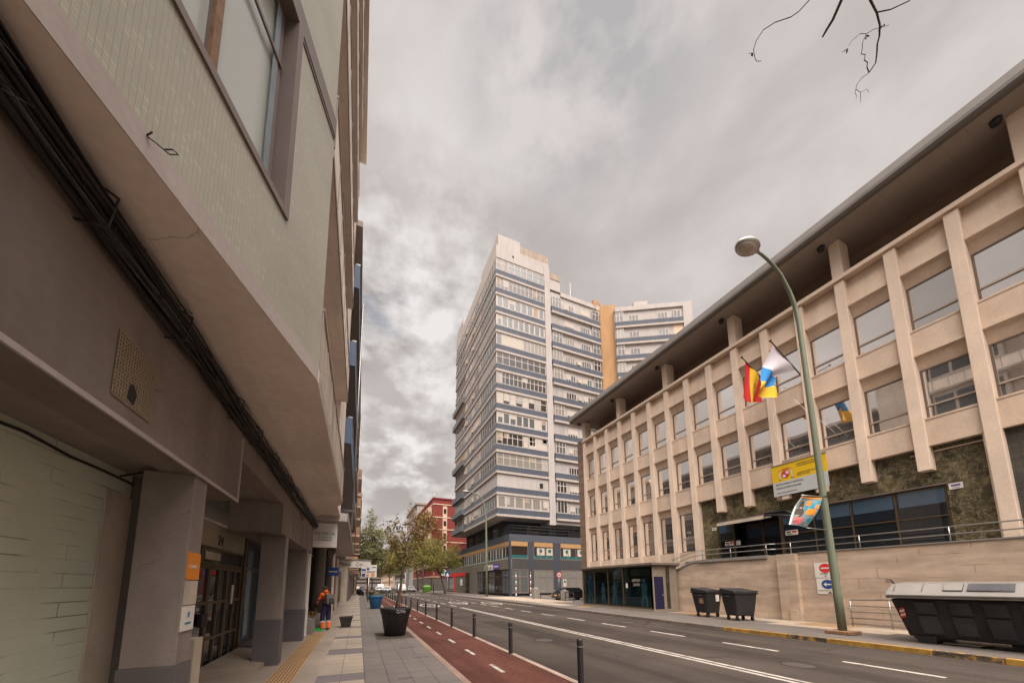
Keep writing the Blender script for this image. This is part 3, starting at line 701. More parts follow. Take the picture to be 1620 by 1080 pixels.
m = MB(); m.tube([(XW + .06, 9.3, 3.62), (XW + .08, 9.5, 3.48), (XW + .05, 9.9, 3.46), (XW + .06, 10.2, 3.62)], .008, 6); m.build('loose_cable', 'cable', cb)

# notices on the first pillar
nx = XW + .012
o = MB().box(nx - .011, nx, 3.935, 4.185, 1.80, 2.06).build('notice', 'orange_sign')
tag(o, 'orange plaque fixed to the nearest pillar', 'sign')
lettering('EQUIPO', .045, (nx + .002, 3.96, 1.91), (0, 1, 0), (0, 0, 1), 'sign_white', o, 'lettering', .001)
o = MB().box(nx - .011, nx - .002, 3.935, 4.185, 1.56, 1.79).build('notice', 'panel_pale'); tag(o, 'plain grey sheet on the nearest pillar between the orange plaque and white poster', 'sign')
o = MB().box(nx - .011, nx, 3.93, 4.17, 1.32, 1.55).build('notice', 'sign_white'); tag(o, 'white poster with turquoise mark low on the nearest pillar', 'poster')
m = MB(); m.disc((nx + .002, 4.05, 1.47), (0, 1, 0), (0, 0, 1), .022, .03); m.box(nx, nx + .002, 3.99, 4.11, 1.38, 1.40); m.build('poster_mark', 'cyan', o)

# projecting shop signs
ad = thing('shop_sign', 'square white sign reading ADALIA on the left wall above the shop', 'sign', (-1.6, 12.9, 3.0))
m = MB(); m.box(-1.62, -.79, 12.90, 13.0, 3.06, 3.92); m.build('panel', 'sign_white', ad, bevel=.01)
m = MB(); m.box(-1.72, -1.60, 12.92, 12.98, 3.60, 3.66); m.box(-1.72, -1.60, 12.92, 12.98, 3.26, 3.32); m.build('bracket', 'black_metal', ad)
lettering('ADALIA', .165, (-1.51, 12.895, 3.50), (1, 0, 0), (0, 0, 1), 'ink', ad, squeeze=1.14)
lettering('MI LOUNGE', .075, (-1.42, 12.895, 3.395), (1, 0, 0), (0, 0, 1), 'ink', ad, squeeze=1.15)
lettering('ARTE & DECORACION', .06, (-1.49, 12.895, 3.305), (1, 0, 0), (0, 0, 1), 'ink', ad, squeeze=.9)
ms_ = thing('shop_sign', 'long white sign reading Metal Confort across the left pavement', 'sign', (-1.5, 27.6, 3.1))
m = MB(); m.box(-1.62, .84, 27.6, 27.72, 3.07, 3.62); m.build('panel', 'sign_white', ms_)
m = MB(); m.box(-1.66, .88, 27.56, 27.76, 3.625, 3.70); m.build('top_rail', 'lid_pale', ms_)
lettering('Metal', .40, (-1.50, 27.59, 3.20), (1, 0, 0), (0, 0, 1), 'ink_dark', ms_)
lettering('Co', .40, (-.28, 27.59, 3.20), (1, 0, 0), (0, 0, 1), 'pillar_dark', ms_)
lettering('nfort', .36, (.16, 27.59, 3.20), (1, 0, 0), (0, 0, 1), 'white_paint', ms_, squeeze=.75)
bs = thing('shop_sign', 'small dark blue sign behind the dark column on the left', 'sign', (-1.4, 18, 2.2))
MB().box(-1.44, -.94, 18, 18.08, 2.19, 2.60).build('panel', 'sign_blue', bs)
MB().box(-1.6, -1.44, 18.02, 18.06, 2.36, 2.42).build('bracket', 'black_metal', bs)
MB().box(-1.38, -1.0, 17.995, 17.999, 2.375, 2.415).build('white_line', 'sign_white', bs)
cs = thing('shop_sign', 'white sign board with blue and orange patches beyond the Metal Confort sign', 'sign', (.2, 35, 2.5))
MB().box(.2, 1.65, 35, 35.1, 2.5, 3.72).build('panel', 'sign_white', cs)
m = MB()
for x0, x1, z0, z1, k in ((.25, .62, 3.1, 3.3, 0), (.70, .95, 3.2, 3.4, 0), (.72, 1.55, 3.02, 3.08, 2), (.25, .6, 2.56, 2.85, 0), (.68, .92, 2.58, 2.8, 1), (1.15, 1.45, 2.58, 2.85, 1), (.3, 1.5, 2.94, 2.97, 2), (1.15, 1.6, 3.45, 3.52, 2)):
    m.box(x0, x1, 34.99, 34.998, z0, z1, k)
m.build('lettering', ['sign_blue', 'orange_sign', 'ink_dark'], cs)
MB().cyl((.93, 35.05, PZ), (.93, 35.05, 2.5), .05).build('post', 'steel', cs)
# ------------------------------------------------------------------ left terrace beyond: blue balconies, then orange brick
b2 = thing('apartment_building', 'apartment building with blue balconies and pale canopy on the left, beyond the ADALIA sign', 'building', (-4, 20, 0))
B2W = Wall((-1.30, 0), (0, 1), (1, 0))
MB().box(-14, -1.31, 12.82, 36.0, 4.36, 16.1).build('wall', 'blue_soffit', b2)
MB().box(-14, -2.2, 13.05, 36, -.1, 4.0).build('shop_wall', 'panel_pale', b2)
m = MB(); m.box(-2.4, -.47, 12.76, 28.7, 4.0, 4.30); m.build('canopy', 'canopy', b2, bevel=.01)
m = MB(); m.box(-.469, -.44, 12.75, 28.7, 3.99, 4.31); m.box(-2.4, -.47, 28.71, 28.75, 4.0, 4.3); m.build('canopy_edge', 'lid_pale', b2)
m = MB(); m.box(-14, -.46, 12.78, 36.2, 16.1, 16.35); m.build('cornice', 'band_grey', b2)
for k, (zf, zt) in enumerate(((6.95, 7.95), (10.05, 11.05), (13.35, 14.35))):
    m = MB(); m.box(-1.299, -.50, 12.95, 24.6, zf, zf + .16); bo = m.build('balcony', 'blue_soffit', b2)
    m = MB(); m.box(-1.299, -.485, 12.80, 12.949, zf, zt); m.box(-.60, -.485, 12.951, 24.6, zf + .161, zt); m.box(-.499, -.48, 12.951, 24.6, zf - .01, zf + .16); m.build('parapet', 'blue_paint', bo)
    m = MB(); m.box(-.62, -.47, 12.80, 24.6, zt + .001, zt + .05); m.build('handrail', 'steel', bo)
    for y_ in (14, 17.5, 21, 26, 29.5, 33): glazing(b2, B2W, y_, y_ + 2.2, zf + .5, zf + 2.6, 3, [], 'win_frame', 'dark_glass', 'window', .06, .05, o=.05)
    m = MB(); m.box(-1.299, -.50, 25.4, 35.9, zf, zf + 1.0); m.build('bay', 'blue_soffit', b2)
for y_ in (14, 17.5, 21, 26, 29.5, 33): glazing(b2, B2W, y_, y_ + 2.0, 4.8, 6.5, 2, [], 'win_frame', 'dark_glass', 'window', .06, .05, o=.05)
for y_ in (16.5, 28): MB().tube([(-.40, y_, 4.3), (-.40, y_, 15.9)], .04, 8).build('downpipe', 'steel', b2)
# shop front under the canopy: white wall, dark columns, ledge
for y_, r_ in ((14.6, .235), (18.6, .22)):
    m = MB(); m.lathe([(r_, PZ + .6), (r_ * .96, 3.1), (r_ * 1.05, 3.15), (r_ * 1.0, 3.2)], (-1.48, y_, 0), 20)
    m.lathe([(r_, 3.2), (r_ * 1.55, 3.42)], (-1.48, y_, 0), 4, sm=False); m.box(-1.48 - r_ * 1.5, -1.48 + r_ * 1.5, y_ - r_ * 1.5, y_ + r_ * 1.5, 3.42, 3.60); m.box(-1.85, -1.15, y_ - .3, y_ + .3, 3.601, 4.0, 1)
    m.build('column', ['dark_stone', 'canopy'], b2)
SH = Wall((-1.75, 0), (0, 1), (1, 0))
m = MB(); m.box(-2.19, -1.42, 12.86, 21.0, PZ, .62); m.build('shop_ledge', 'concrete', b2, bevel=.01)
glazing(b2, SH, 13.1, 20.9, .63, 3.4, 4, [2.9], 'frame_bronze', 'dark_glass', 'shop_window', .06, .05)
m = MB(); m.box(-2.1, -1.40, 21.2, 22.4, PZ, 3.99); m.build('shop_pier', 'white_paint', b2)
m = MB(); m.box(-2.1, -1.45, 23.4, 24.6, PZ, 2.7); m.build('shutter', 'red_wall', b2)
m = MB(); m.box(-2.1, -1.42, 24.8, 27.0, PZ, 3.6); m.build('shop_pier', 'panel_pale', b2)
glazing(b2, Wall((-1.6, 0), (0, 1), (1, 0)), 27.2, 35.5, .2, 3.0, 5, [2.4], 'frame_bronze', 'dark_glass', 'shop_window', .06, .05)
pl_ = thing('flower_bundle', 'dry flower bundle lying on the shop ledge behind the sweeper', 'flowers', (-1.5, 13.6, .62))
m = MB(); q = random.Random(4)
for k in range(40):
    c = Vector((-1.5 + q.uniform(-.06, .10), 13.35 + q.uniform(-.2, .2), .64 + q.uniform(0, .18))); a = Vector((q.uniform(-1, 1), q.uniform(-1, 1), q.uniform(-1, 1))).normalized() * .045; b_ = a.cross(Vector((q.uniform(-1, 1), .3, 1))).normalized() * .03
    m.poly([c - a - b_, c + a - b_, c + a + b_, c - a + b_])
m.build('dry_leaves', 'leaf_orange', pl_)
def terrace(name, label, y0, y1, xf, zt, wm, bm, floors, proj, railm='brick_orange', step=3.1, z0=3.6):
    t = thing(name, label, 'building', (xf - 4, (y0 + y1) / 2, 0))
    MB().box(xf - 14, xf - .9, y0, y1, -.1, zt).build('wall', wm, t)
    MB().box(xf - 14.1, xf - .6, y0 - .02, y1, zt, zt + .4).build('roof', bm, t)
    W = Wall((xf - .9, 0), (0, 1), (1, 0))
    for k in range(floors):
        z = z0 + k * step
        n = max(2, int((y1 - y0) / 7)); s = (y1 - y0) / n
        for j in range(n):
            a = y0 + j * s + .4
            m = MB(); m.box(xf - .899, xf, a, a + s - 1.6, z, z + .18); bo = m.build('balcony', bm, t)
            m = MB(); m.box(xf - .1, xf + .002, a, a + s - 1.6, z + .181, z + 1.05); m.box(xf - .898, xf - .101, a, a + .1, z + .181, z + 1.05); m.build('parapet', railm, bo)
            glazing(t, W, a + .5, a + s - 2.2, z + .9, z + 2.6, 2, [], 'win_frame', 'dark_glass', 'window', .08, .05, o=.05)
    MB().wb(W, y0 + .3, y1 - .3, 0, .12, .1, 3.0).build('shop_front', 'dark_wall', t)
    return t
terrace('apartment_building', 'orange brick apartment building on the left with stacked balconies beyond the blue ones', 36.3, 58, -.15, 17.0, 'panel_pale', 'pale_trim', 4, .9)
terrace('apartment_building', 'grey brown apartment building on the left behind the tall street tree', 58.3, 84, -.05, 19.0, 'grey_wall', 'pale_trim', 5, .9, 'dark_wall')
terrace('apartment_building', 'distant tan apartment building closing the left pavement', 84.3, 130, .2, 15.0, 'pale_trim', 'grey_wall', 4, .9, 'brick_orange')

# ------------------------------------------------------------------ right: cream office building
XF, XS, XG = 19.2, 19.32, 19.56
ob = thing('office_building', 'cream concrete office building with tall ribs and overhanging dark eave on the right', 'building', (24, 10, 0))
OW = Wall((XF, 0), (0, 1), (-1, 0))             # s = Y, outward = -X ; column face at o = 0
PITCH = 1.4905; YC = lambda i: 24.76 - PITCH * i
NCOL = 22
YE = YC(NCOL - 1) - .34
for i in range(NCOL):
    y1 = YC(i); y0 = y1 - .33
    zt = 16.98 if i % 3 == 0 else 15.02
    zb = .1 if i <= 7 else (5.9 if 8 <= i <= 13 else 3.2)
    m = MB(); m.wb(OW, y0, y1, -.6, 0, zb, min(zt, 15.0))
    if i % 3 == 0: m.wb(OW, y0 - .02, y1 + .02, -.75, -.03, 15.24, 16.99)
    m.build('column', 'cream_edge', ob, bevel=.02)
m = MB(); m.wb(OW, YE, 24.78, -.35, .09, 15.04, 15.22); m.build('parapet_lip', 'cream_edge', ob, bevel=.01)
gl_rnd = random.Random(5)
# infill per bay
def bay(i):
    a, c = YC(i + 1) + .001, YC(i) - .331
    MB().prism([(-.12, 13.76), (-.30, 15.03), (-.6, 15.03), (-.6, 13.76)], OW, a, c).build('parapet_panel', 'cream', ob)   # leans back
    MB().prism([(-.05, 13.70), (-.05, 13.755), (-.6, 13.755), (-.6, 13.22), (-.36, 13.22), (-.20, 13.62)], OW, a, c).build('window_hood', 'cream', ob)
    def spandrel(zt, zb, plain=False):
        # sill, face, and hood of the window below in one profile
        if plain: prof = [(-.10, zt + .07), (-.6, zt + .07), (-.6, zb), (-.12, zb), (-.12, zt), (-.10, zt)]
        else: prof = [(-.10, zt + .07), (-.6, zt + .07), (-.6, zb - .5), (-.36, zb - .5), (-.22, zb - .06), (-.09, zb), (-.09, zb + .118), (-.12, zb + .12), (-.12, zt), (-.10, zt)]
        MB().prism(prof, OW, a, c).build('spandrel', 'cream', ob)
    spandrel(11.28, 10.30)
    if i < 7: spandrel(7.78, 6.78); MB().wb(OW, a, c, -.6, -.10, .1, 3.80).build('base_panel', 'cream', ob)
    else: spandrel(7.78, 6.80, True)
    wins = [(11.36, 13.22), (7.86, 9.80)] + ([(3.82, 6.28)] if i < 7 else [])
    for z0, z1 in wins:
        f = glazing(ob, OW, a, c, z0, z1, 1, [z0 + (.50 if z1 - z0 < 2.2 else .85)], 'win_frame', gl_rnd.choice(['mirror_glass', 'mirror_glass', 'mirror_glass_dim', 'mirror_glass_clear']), 'window', .055, .07, o=-.355, pane_back=.035)
        k = MB(); k.wb(OW, a + .05, c - .05, -.353, -.335, z0 + (.47 if z1 - z0 < 2.2 else .82), z0 + (.53 if z1 - z0 < 2.2 else .88)); k.build('transom_rail', 'alu', f)
for i in range(NCOL - 1): bay(i)
m = MB(); m.box(19.81, 32, YE, 24.76, 5.44, 15.2); m.box(19.81, 32, 14.31, 24.76, -.1, 5.439); m.box(19.81, 32, YE, 3.88, -.1, 5.439); m.build('core_wall', 'cream', ob)
m = MB(); m.box(19.55, 32, 24.77, 26.0, -.1, 15.6); m.build('tiled_wall', 'brown_tile', ob)
jl = MB()
for k in range(18): jl.box(19.53, 19.549, 24.78, 26.0, .6 + k * .82, .62 + k * .82)
jl.build('tile_joint', 'trim_brown', ob)
m = MB(); m.box(20.9, 31, YE, 24.3, 15.2, 16.99); m.build('attic_wall', 'brown_tile', ob)
RW = Wall((18.15, 0), (0, 1), (-1, 0))
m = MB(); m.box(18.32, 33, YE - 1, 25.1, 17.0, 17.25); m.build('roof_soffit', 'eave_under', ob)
m = MB(); m.prism([(-.2, 17.001), (-.10, 16.97), (0, 17.0), (.06, 17.10), (.05, 17.24), (-.06, 17.62), (-.6, 17.72), (-.6, 17.26), (-.169, 17.26)], RW, YE - 1, 25.15)
m.box(18.2, 33, 25.101, 25.3, 17.0, 17.6)
m.build('roof_edge', 'eave', ob)
for i in (0, 3, 6, 9, 12, 15):
    y_ = YC(i) + .14
    m = MB(); m.lathe([(.0, 0), (.11, 0), (.13, .10), (.13, .17), (.0, .17)], (18.98, y_, 16.80), 14); m.build('eave_lamp', 'black_metal', ob)
# entrance recess
MXW = Wall((19.6, 0), (0, 1), (-1, 0))
m = MB()
m.wb(MXW, 13.15, 14.3, -.2, 0, 3.2, 6.80); m.wb(MXW, 4.9, 13.149, -.2, 0, 5.42, 6.80); m.wb(MXW, 3.95, 4.899, -.2, 0, 3.2, 6.80)
m.build('marble_wall', 'marble', ob)
m = MB(); m.wb(MXW, 3.9, 3.949, -.2, .25, 3.2, 6.79); m.wb(MXW, 3.95, 5.6, .001, .06, 6.60, 6.64); m.build('marble_edge', 'cream_edge', ob)
m = MB(); m.wb(MXW, YE, 3.88, -.2, .1, 3.2, 6.79); m.build('slate_wall', 'slate', ob)
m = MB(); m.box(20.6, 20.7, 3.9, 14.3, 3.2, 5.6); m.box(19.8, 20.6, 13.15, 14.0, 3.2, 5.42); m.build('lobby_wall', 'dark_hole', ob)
m = MB(); m.box(19.001, 21, YE, 14.9, 3.0, 3.18); m.build('terrace', 'ledge_grey', ob)
m = MB(); m.wb(MXW, 4.9, 13.15, -.4, .02, 5.36, 5.42); m.build('lintel', 'trim_brown', ob)
e1 = glazing(ob, MXW, 12.3, 13.13, 3.2, 5.35, 1, [4.3], 'frame_bronze', 'dark_glass', 'entrance_window', .05, .06, o=-.06)
MB().wb(MXW, 12.33, 13.10, -.085, -.078, 4.72, 5.30).build('window_film', 'film_glass', e1)
e2 = glazing(ob, MXW, 4.92, 10.0, 3.2, 5.35, 4, [4.25], 'frame_bronze', 'dark_glass', 'entrance_window', .05, .06, o=-.06)
for a, c in ((4.98, 6.1), (6.25, 7.4), (7.5, 8.66), (8.78, 9.94)): MB().wb(MXW, a, c, -.085, -.078, 4.72, 5.30).build('window_film', 'film_glass', e2)
d = MB(); d.wb(MXW, 10.0, 10.06, -.1, 0, 3.2, 5.35); d.wb(MXW, 12.24, 12.3, -.1, 0, 3.2, 5.35); d.wb(MXW, 11.1, 11.16, -.6, -.55, 3.2, 5.35); dd = d.build('entrance_door', 'frame_bronze', ob)
MB().wb(MXW, 10.06, 12.24, -.60, -.58, 3.2, 5.35).build('pane', 'dark_glass', dd)
aw = MB(); aw.hexa([(18.75, 10.35, 5.02), (19.58, 10.35, 5.18), (19.58, 12.6, 5.18), (18.75, 12.6, 5.02), (18.75, 10.35, 5.18), (19.58, 10.35, 5.34), (19.58, 12.6, 5.34), (18.75, 12.6, 5.18)]); aw.build('entrance_awning', 'awning', ob)
ar = MB(); ar.tube([(18.9, 10.3, 5.3), (19.3, 9.6, 5.35), (18.75, 9.0, 5.0)], .06, 6); ar.tube([(18.9, 10.3, 5.2), (19.0, 9.7, 5.12), (18.8, 9.1, 4.92)], .05, 6); ar.build('awning_arm', 'black_metal', ob)
for y_, z_, lab in ((12.55, 4.08, 'white door sticker left of the office entrance'), (9.62, 4.28, 'white sticker with red stamp on the entrance glass right of the awning')):
    s = MB(); s.wb(MXW, y_ - .25, y_ + .25, -.055, -.045, z_ - .12, z_ + .12); o = s.build('notice', 'sign_white'); tag(o, lab, 'notice')
    s = MB(); s.wb(MXW, y_ - .2, y_ - .02, -.045, -.042, z_ - .01, z_ + .08); s.build('stamp', 'red_paint', o)
    s = MB(); s.wb(MXW, y_ - .02, y_ + .2, -.045, -.042, z_ - .09, z_ - .05); s.wb(MXW, y_ + .04, y_ + .2, -.045, -.042, z_ - .01, z_ + .08); s.build('lettering', 'ink_dark', o)
s = MB(); s.wb(MXW, 11.98, 12.2, -.055, -.045, 3.95, 4.2); tag(s.build('notice', 'sign_white'), 'blank white paper on glass beside the entrance doorway', 'notice')
s = MB(); s.wb(MXW, 13.2, 13.45, .001, .02, 4.95, 5.12); o = s.build('wall_plate', 'sign_white'); tag(o, 'small white plate on marble left of the office entrance', 'sign')
s = MB(); s.wb(MXW, 13.25, 13.4, .02, .022, 5.02, 5.07); s.build('lettering', 'ink_dark', o)
s = MB(); s.wb(MXW, 4.55, 4.85, .001, .02, 5.12, 5.34); o = s.build('wall_plate', 'sign_white'); tag(o, 'small white plate with blue writing on marble right of the entrance glass', 'sign')
s = MB(); s.wb(MXW, 4.6, 4.8, .02, .022, 5.22, 5.29); s.wb(MXW, 4.62, 4.78, .02, .022, 5.16, 5.18); s.build('lettering', 'purple_sign', o)
MB().box(19.0, 19.19, 14.5, 14.62, 4.9, 5.05).build('door_bell', 'steel', ob)
# yellow and silver ministry board
gb = thing('ministry_board', 'yellow and white board with coat of arms on the cream office facade', 'sign', (18.9, 9, 6))
BWL = Wall((18.92, 9.80), (0, -1), (-1, 0))      # s grows to the right in the picture
MB().wb(BWL, 0, 2.05, -.06, 0, 6.70, 7.52).build('yellow_panel', 'sign_yellow', gb)
MB().wb(BWL, 0, 2.05, -.06, 0, 6.02, 6.70).build('silver_panel', 'sign_silver', gb)
MB().wb(BWL, -.03, 2.08, -.08, .02, 7.521, 7.56).build('frame', 'steel', gb)
for u in (.3, 1.6): MB().wb(BWL, u, u + .28, -.28, -.03, 5.84, 6.019).build('bracket', 'cream_edge', gb)
cr_ = MB(); X_, Y_ = (0, -1, 0), (0, 0, 1)
def bp(u, z): return BWL.p(u, .006, z)
for q, (u, z, a, b_, k) in enumerate(((.55, 7.02, .17, .20, 0), (.50, 7.08, .07, .08, 1), (.62, 7.08, .07, .08, 2), (.50, 6.95, .065, .07, 2), (.62, 6.95, .065, .07, 1), (.56, 7.03, .035, .04, 3))):
    cr_.disc(BWL.p(u, .004 + q * .0015, z), X_, Y_, a, b_, 20, k)
for u in (.32, .80):
    for z in (6.84, 6.92, 7.0, 7.08, 7.16): cr_.wb(BWL, u - .03, u + .03, .001, .006, z, z + .045, 4 if int(z * 100) % 16 else 0)
    cr_.wb(BWL, u - .05, u + .05, .001, .006, 7.21, 7.24, 0); cr_.wb(BWL, u - .05, u + .05, .001, .006, 6.78, 6.81, 3)
for q in range(5): cr_.poly([BWL.p(.42 + q * .06, .005, 7.25), BWL.p(.48 + q * .06, .005, 7.25), BWL.p(.45 + q * .06, .005, 7.36)], 0)
cr_.wb(BWL, .40, .74, .001, .007, 7.23, 7.265, 0)
cr_.build('coat_of_arms', ['crest_red', 'red_paint', 'crest_lilac', 'sign_blue', 'sign_white'], gb)
for s_, t_, z, u in ((.095, 'MINISTERIO DE TRABAJO', 7.33, 1.0), (.095, 'Y ECONOMIA SOCIAL', 7.23, 1.0), (.085, 'DIRECCION PROVINCIAL', 6.90, 1.0), (.085, 'DE LAS PALMAS', 6.81, 1.0), (.10, 'SERVICIO PUBLICO DE EMPLEO', 6.54, .12), (.10, 'OFICINA DE PRESTACIONES', 6.36, .12), (.085, 'Horario de atencion al publico', 6.14, .12)):
    lettering(t_, s_, BWL.p(u, .004, z), (0, -1, 0), (0, 0, 1), 'ink_dark', gb, 'lettering', .002, squeeze=.78)

# retaining wall with railings
rw = thing('retaining_wall', 'travertine ramp wall below the office entrance beside the pavement', 'wall', (18.8, 5, 0))
m = MB(); m.box(18.7, 19.0, YE, 13.75, -.1, 3.17)
m.extr([(18.7, 13.75, -.1), (18.7, 13.75, 3.06), (18.7, 14.3, 3.02), (18.7, 15.4, 2.55), (18.7, 15.4, -.1)], (.3, 0, 0)); m.build('wall', 'travertine', rw)
m = MB(); m.box(18.45, 18.699, 9.02, 9.76, -.1, 3.165); m.box(18.38, 18.449, 9.1, 9.4, .1, .62); m.build('pilaster', 'travertine', rw, bevel=.01)
m = MB(); m.box(18.62, 19.0, 10.24, 13.74, 3.05, 3.20); m.box(18.66, 19.0, YE, 9.0, 3.171, 3.215); m.build('coping', 'ledge_grey', rw)
m = MB(); m.extr([(18.66, 13.75, 3.07), (18.66, 14.3, 3.03), (18.66, 15.3, 2.6), (18.66, 15.3, 2.72), (18.66, 14.3, 3.15), (18.66, 13.75, 3.19)], (.3, 0, 0)); m.build('sloping_coping', 'ledge_grey', rw)
rl = thing('railing', 'tubular steel railing along the top of the ramp wall', 'railing', (18.78, 5, 3.2))
m = MB()
for z in (3.72, 3.46):
    m.tube([(18.80, YE, z), (18.80, 9.9, z)], .024, 8); m.tube([(18.80, 9.9, z), (18.78, 10.3, z + .02), (18.74, 13.6, z + .02), (18.74, 14.2, z - .02), (18.74, 15.6, z - .42)], .022, 8)
m.build('rail', 'steel', rl)
for y_ in (-5.5, -3.5, -1.5, .6, 2.7, 4.8, 7, 9.3, 10.3, 12, 13.6):
    MB().cyl((18.78, y_, 3.17), (18.78, y_, 3.72), .02, 8).build('post', 'steel', rl)
r2 = thing('railing', 'low steel ramp railing behind the green lamp post', 'railing', (18.2, 5, .13))
m = MB()
for z in (1.16, .93, .70, .46, .24): m.tube([(18.25, 7.35, z), (18.25, 1.0, z + .12 * (z > 1))], .018 if z < 1 else .024, 8)
m.build('rail', 'steel', r2)
for y_ in (7.3, 6.25, 4.5, 2.8, 1.1): MB().cyl((18.25, y_, RZ), (18.25, y_, 1.2), .02, 8).build('post', 'steel', r2)
# traffic panels on the wall
TW = Wall((18.69, 8.48), (0, -1), (-1, 0))
ts = thing('traffic_sign', 'square white panel with red no entry disc on the wall left of the lamp post', 'sign', (18.69, 8.1, 2.4))
MB().wb(TW, 0, .72, -.02, .01, 2.06, 2.70).build('panel', 'sign_white', ts)
m = MB(); m.disc(TW.p(.36, .012, 2.46), X_, Y_, .20, .20, 28, 0); m.wb(TW, .22, .50, .013, .018, 2.43, 2.49, 1); m.build('no_entry_disc', ['red_paint', 'sign_white'], ts)
lettering('EXCEPTO', .07, TW.p(.18, .013, 2.20), (0, -1, 0), (0, 0, 1), 'ink_dark', ts, squeeze=.9)
m = MB(); m.poly([TW.p(.30, .013, 2.11), TW.p(.40, .013, 2.11), TW.p(.35, .013, 2.17)]); m.build('small_symbol', 'purple_sign', ts)
ts = thing('traffic_sign', 'square white panel with blue arrow disc on the wall below the no entry panel', 'sign', (18.69, 8.1, 1.7))
MB().wb(TW, .02, .74, -.02, .01, 1.36, 2.03).build('panel', 'sign_white', ts)
m = MB(); m.disc(TW.p(.38, .012, 1.77), X_, Y_, .20, .20, 28, 0)
m.poly([TW.p(.24, .014, 1.77), TW.p(.34, .014, 1.68), TW.p(.34, .014, 1.745), TW.p(.53, .014, 1.745), TW.p(.53, .014, 1.795), TW.p(.34, .014, 1.795), TW.p(.34, .014, 1.86)], 1)
m.build('arrow_disc', ['sign_blue', 'sign_white'], ts)
lettering('SALIDA VEHICULOS', .06, TW.p(.06, .013, 1.49), (0, -1, 0), (0, 0, 1), 'ink_dark', ts, squeeze=.8)
m = MB(); m.poly([TW.p(.36, .013, 1.39), TW.p(.50, .013, 1.39), TW.p(.46, .013, 1.45), TW.p(.40, .013, 1.45)]); m.build('small_symbol', 'ink_dark', ts)

# glass kiosk over the parking stairs
gk = thing('glass_kiosk', 'glass stair kiosk with blue door and tinted panes in front of the office building', 'kiosk', (17.5, 18.5, RZ))
KF = Wall((16.45, 15.2), (0, 1), (-1, 0)); KE = Wall((16.45, 15.2), (1, 0), (0, -1))
m = MB(); m.box(16.45, 18.62, 15.2, 21.75, RZ - .2, RZ + .16); m.build('plinth', 'kiosk_frame', gk)
m = MB(); m.box(16.32, 18.69, 15.0, 21.9, 2.95, 3.09); m.build('roof', 'kerb', gk, bevel=.01)
MB().box(16.35, 18.6, 15.05, 21.85, 2.88, 2.949).build('roof_beam', 'frame_bronze', gk)
f = MB()
for u in (0, 2.3, 3.75, 5.2, 6.48): f.wb(KF, u, u + .07, -.08, 0, RZ + .16, 2.88)
f.wb(KF, 0, 6.55, -.08, .004, RZ + .161, RZ + .24)
fo = f.build('window_frame', 'frame_bronze', gk)
for a, c in ((.07, 2.3), (2.37, 3.75), (3.82, 5.2), (5.27, 6.48)): MB().wb(KF, a, c, -.045, -.035, RZ + .24, 2.88).build('pane', 'kiosk_glass', fo)
m = MB()
m.wb(KE, .0, .12, -.07, 0, RZ + .16, 2.88); m.wb(KE, 1.04, 1.16, -.07, 0, RZ + .16, 2.88); m.wb(KE, .121, 1.039, -.07, -.002, 2.25, 2.36); m.wb(KE, .121, 1.039, -.07, -.01, 2.361, 2.88); m.wb(KE, .121, .2, -.07, -.003, RZ + .161, 2.249); m.wb(KE, .96, 1.039, -.07, -.003, RZ + .161, 2.249); m.wb(KE, 1.5, 2.1, -.07, 0, RZ + .16, 2.88)
ko = m.build('door_frame', 'kiosk_frame', gk)
do = MB().wb(KE, .205, .955, -.05, -.02, RZ + .17, 2.24).build('door', 'door_blue', gk)
MB().wb(KE, .84, .90, -.02, .02, 1.1, 1.2).build('handle', 'steel', do)
MB().wb(KE, 1.17, 1.49, -.05, -.04, RZ + .17, 2.87).build('pane', 'kiosk_glass', ko)
m = MB(); m.box(18.45, 18.6, 15.3, 21.7, 1.9, 2.88, 0); m.box(18.45, 18.6, 15.3, 21.7, RZ, 1.899, 1)
m.extr([(17.8, 15.5, RZ + .2), (17.8, 15.5, 2.2), (17.8, 15.9, 2.35), (17.8, 21.5, .75), (17.8, 21.5, RZ + .2)], (.1, 0, 0), 1)
m.build('interior_wall', ['panel_pale', 'teal_dark'], gk)
m = MB(); m.box(16.56, 18.44, 21.58, 21.66, RZ + .17, 1.95, 1); m.box(16.56, 18.44, 21.58, 21.66, 1.951, 2.87, 0); m.build('stair_wall', ['concrete', 'teal_dark'], gk)
m = MB()
for q in range(3): m.tube([(17.75, 15.6, 2.75 - q * .22), (17.75, 21.4, 1.15 - q * .22)], .02, 6)
for q in range(3): m.box(18.38, 18.44, 16.2 + q * 1.3, 16.4 + q * 1.3, 2.45, 2.85)
m.build('stair_rail', 'panel_pale', gk)
# printed figures behind the panes
m = MB()
def fig(u, s, k=0):
    P = lambda a, z: KF.p(u + a * s, -.06, RZ + .25 + z * s)
    m.disc(P(0, 1.52), (0, 1, 0), (0, 0, 1), .12 * s, .15 * s, 14, k)
    m.poly([P(-.2, .8), P(.18, .8), P(.24, 1.32), P(.05, 1.40), P(-.24, 1.3)], k)
    m.poly([P(-.2, .79), P(-.26, 0), P(-.10, 0), P(-.02, .6), P(.12, 0), P(.28, 0), P(.18, .79)], k)
    m.poly([P(.2, 1.3), P(.24, 1.2), P(.5, .85), P(.46, .78)], k)
for u, s, k in ((5.75, 1.25, 0), (4.35, .9, 0), (3.2, 1.0, 0), (.65, 1.05, 0)): fig(u, s, k)
m.disc(KF.p(5.55, -.05, 1.75), (0, 1, 0), (0, 0, 1), .35, .55, 20, 1)
m.build('printed_figure', ['vinyl_grey', 'vinyl_navy'], gk)
lettering('ESPACIO', .24, KF.p(1.55, -.03, 1.95), (0, -1, 0), (0, 0, 1), 'panel_pale', gk, squeeze=.7)
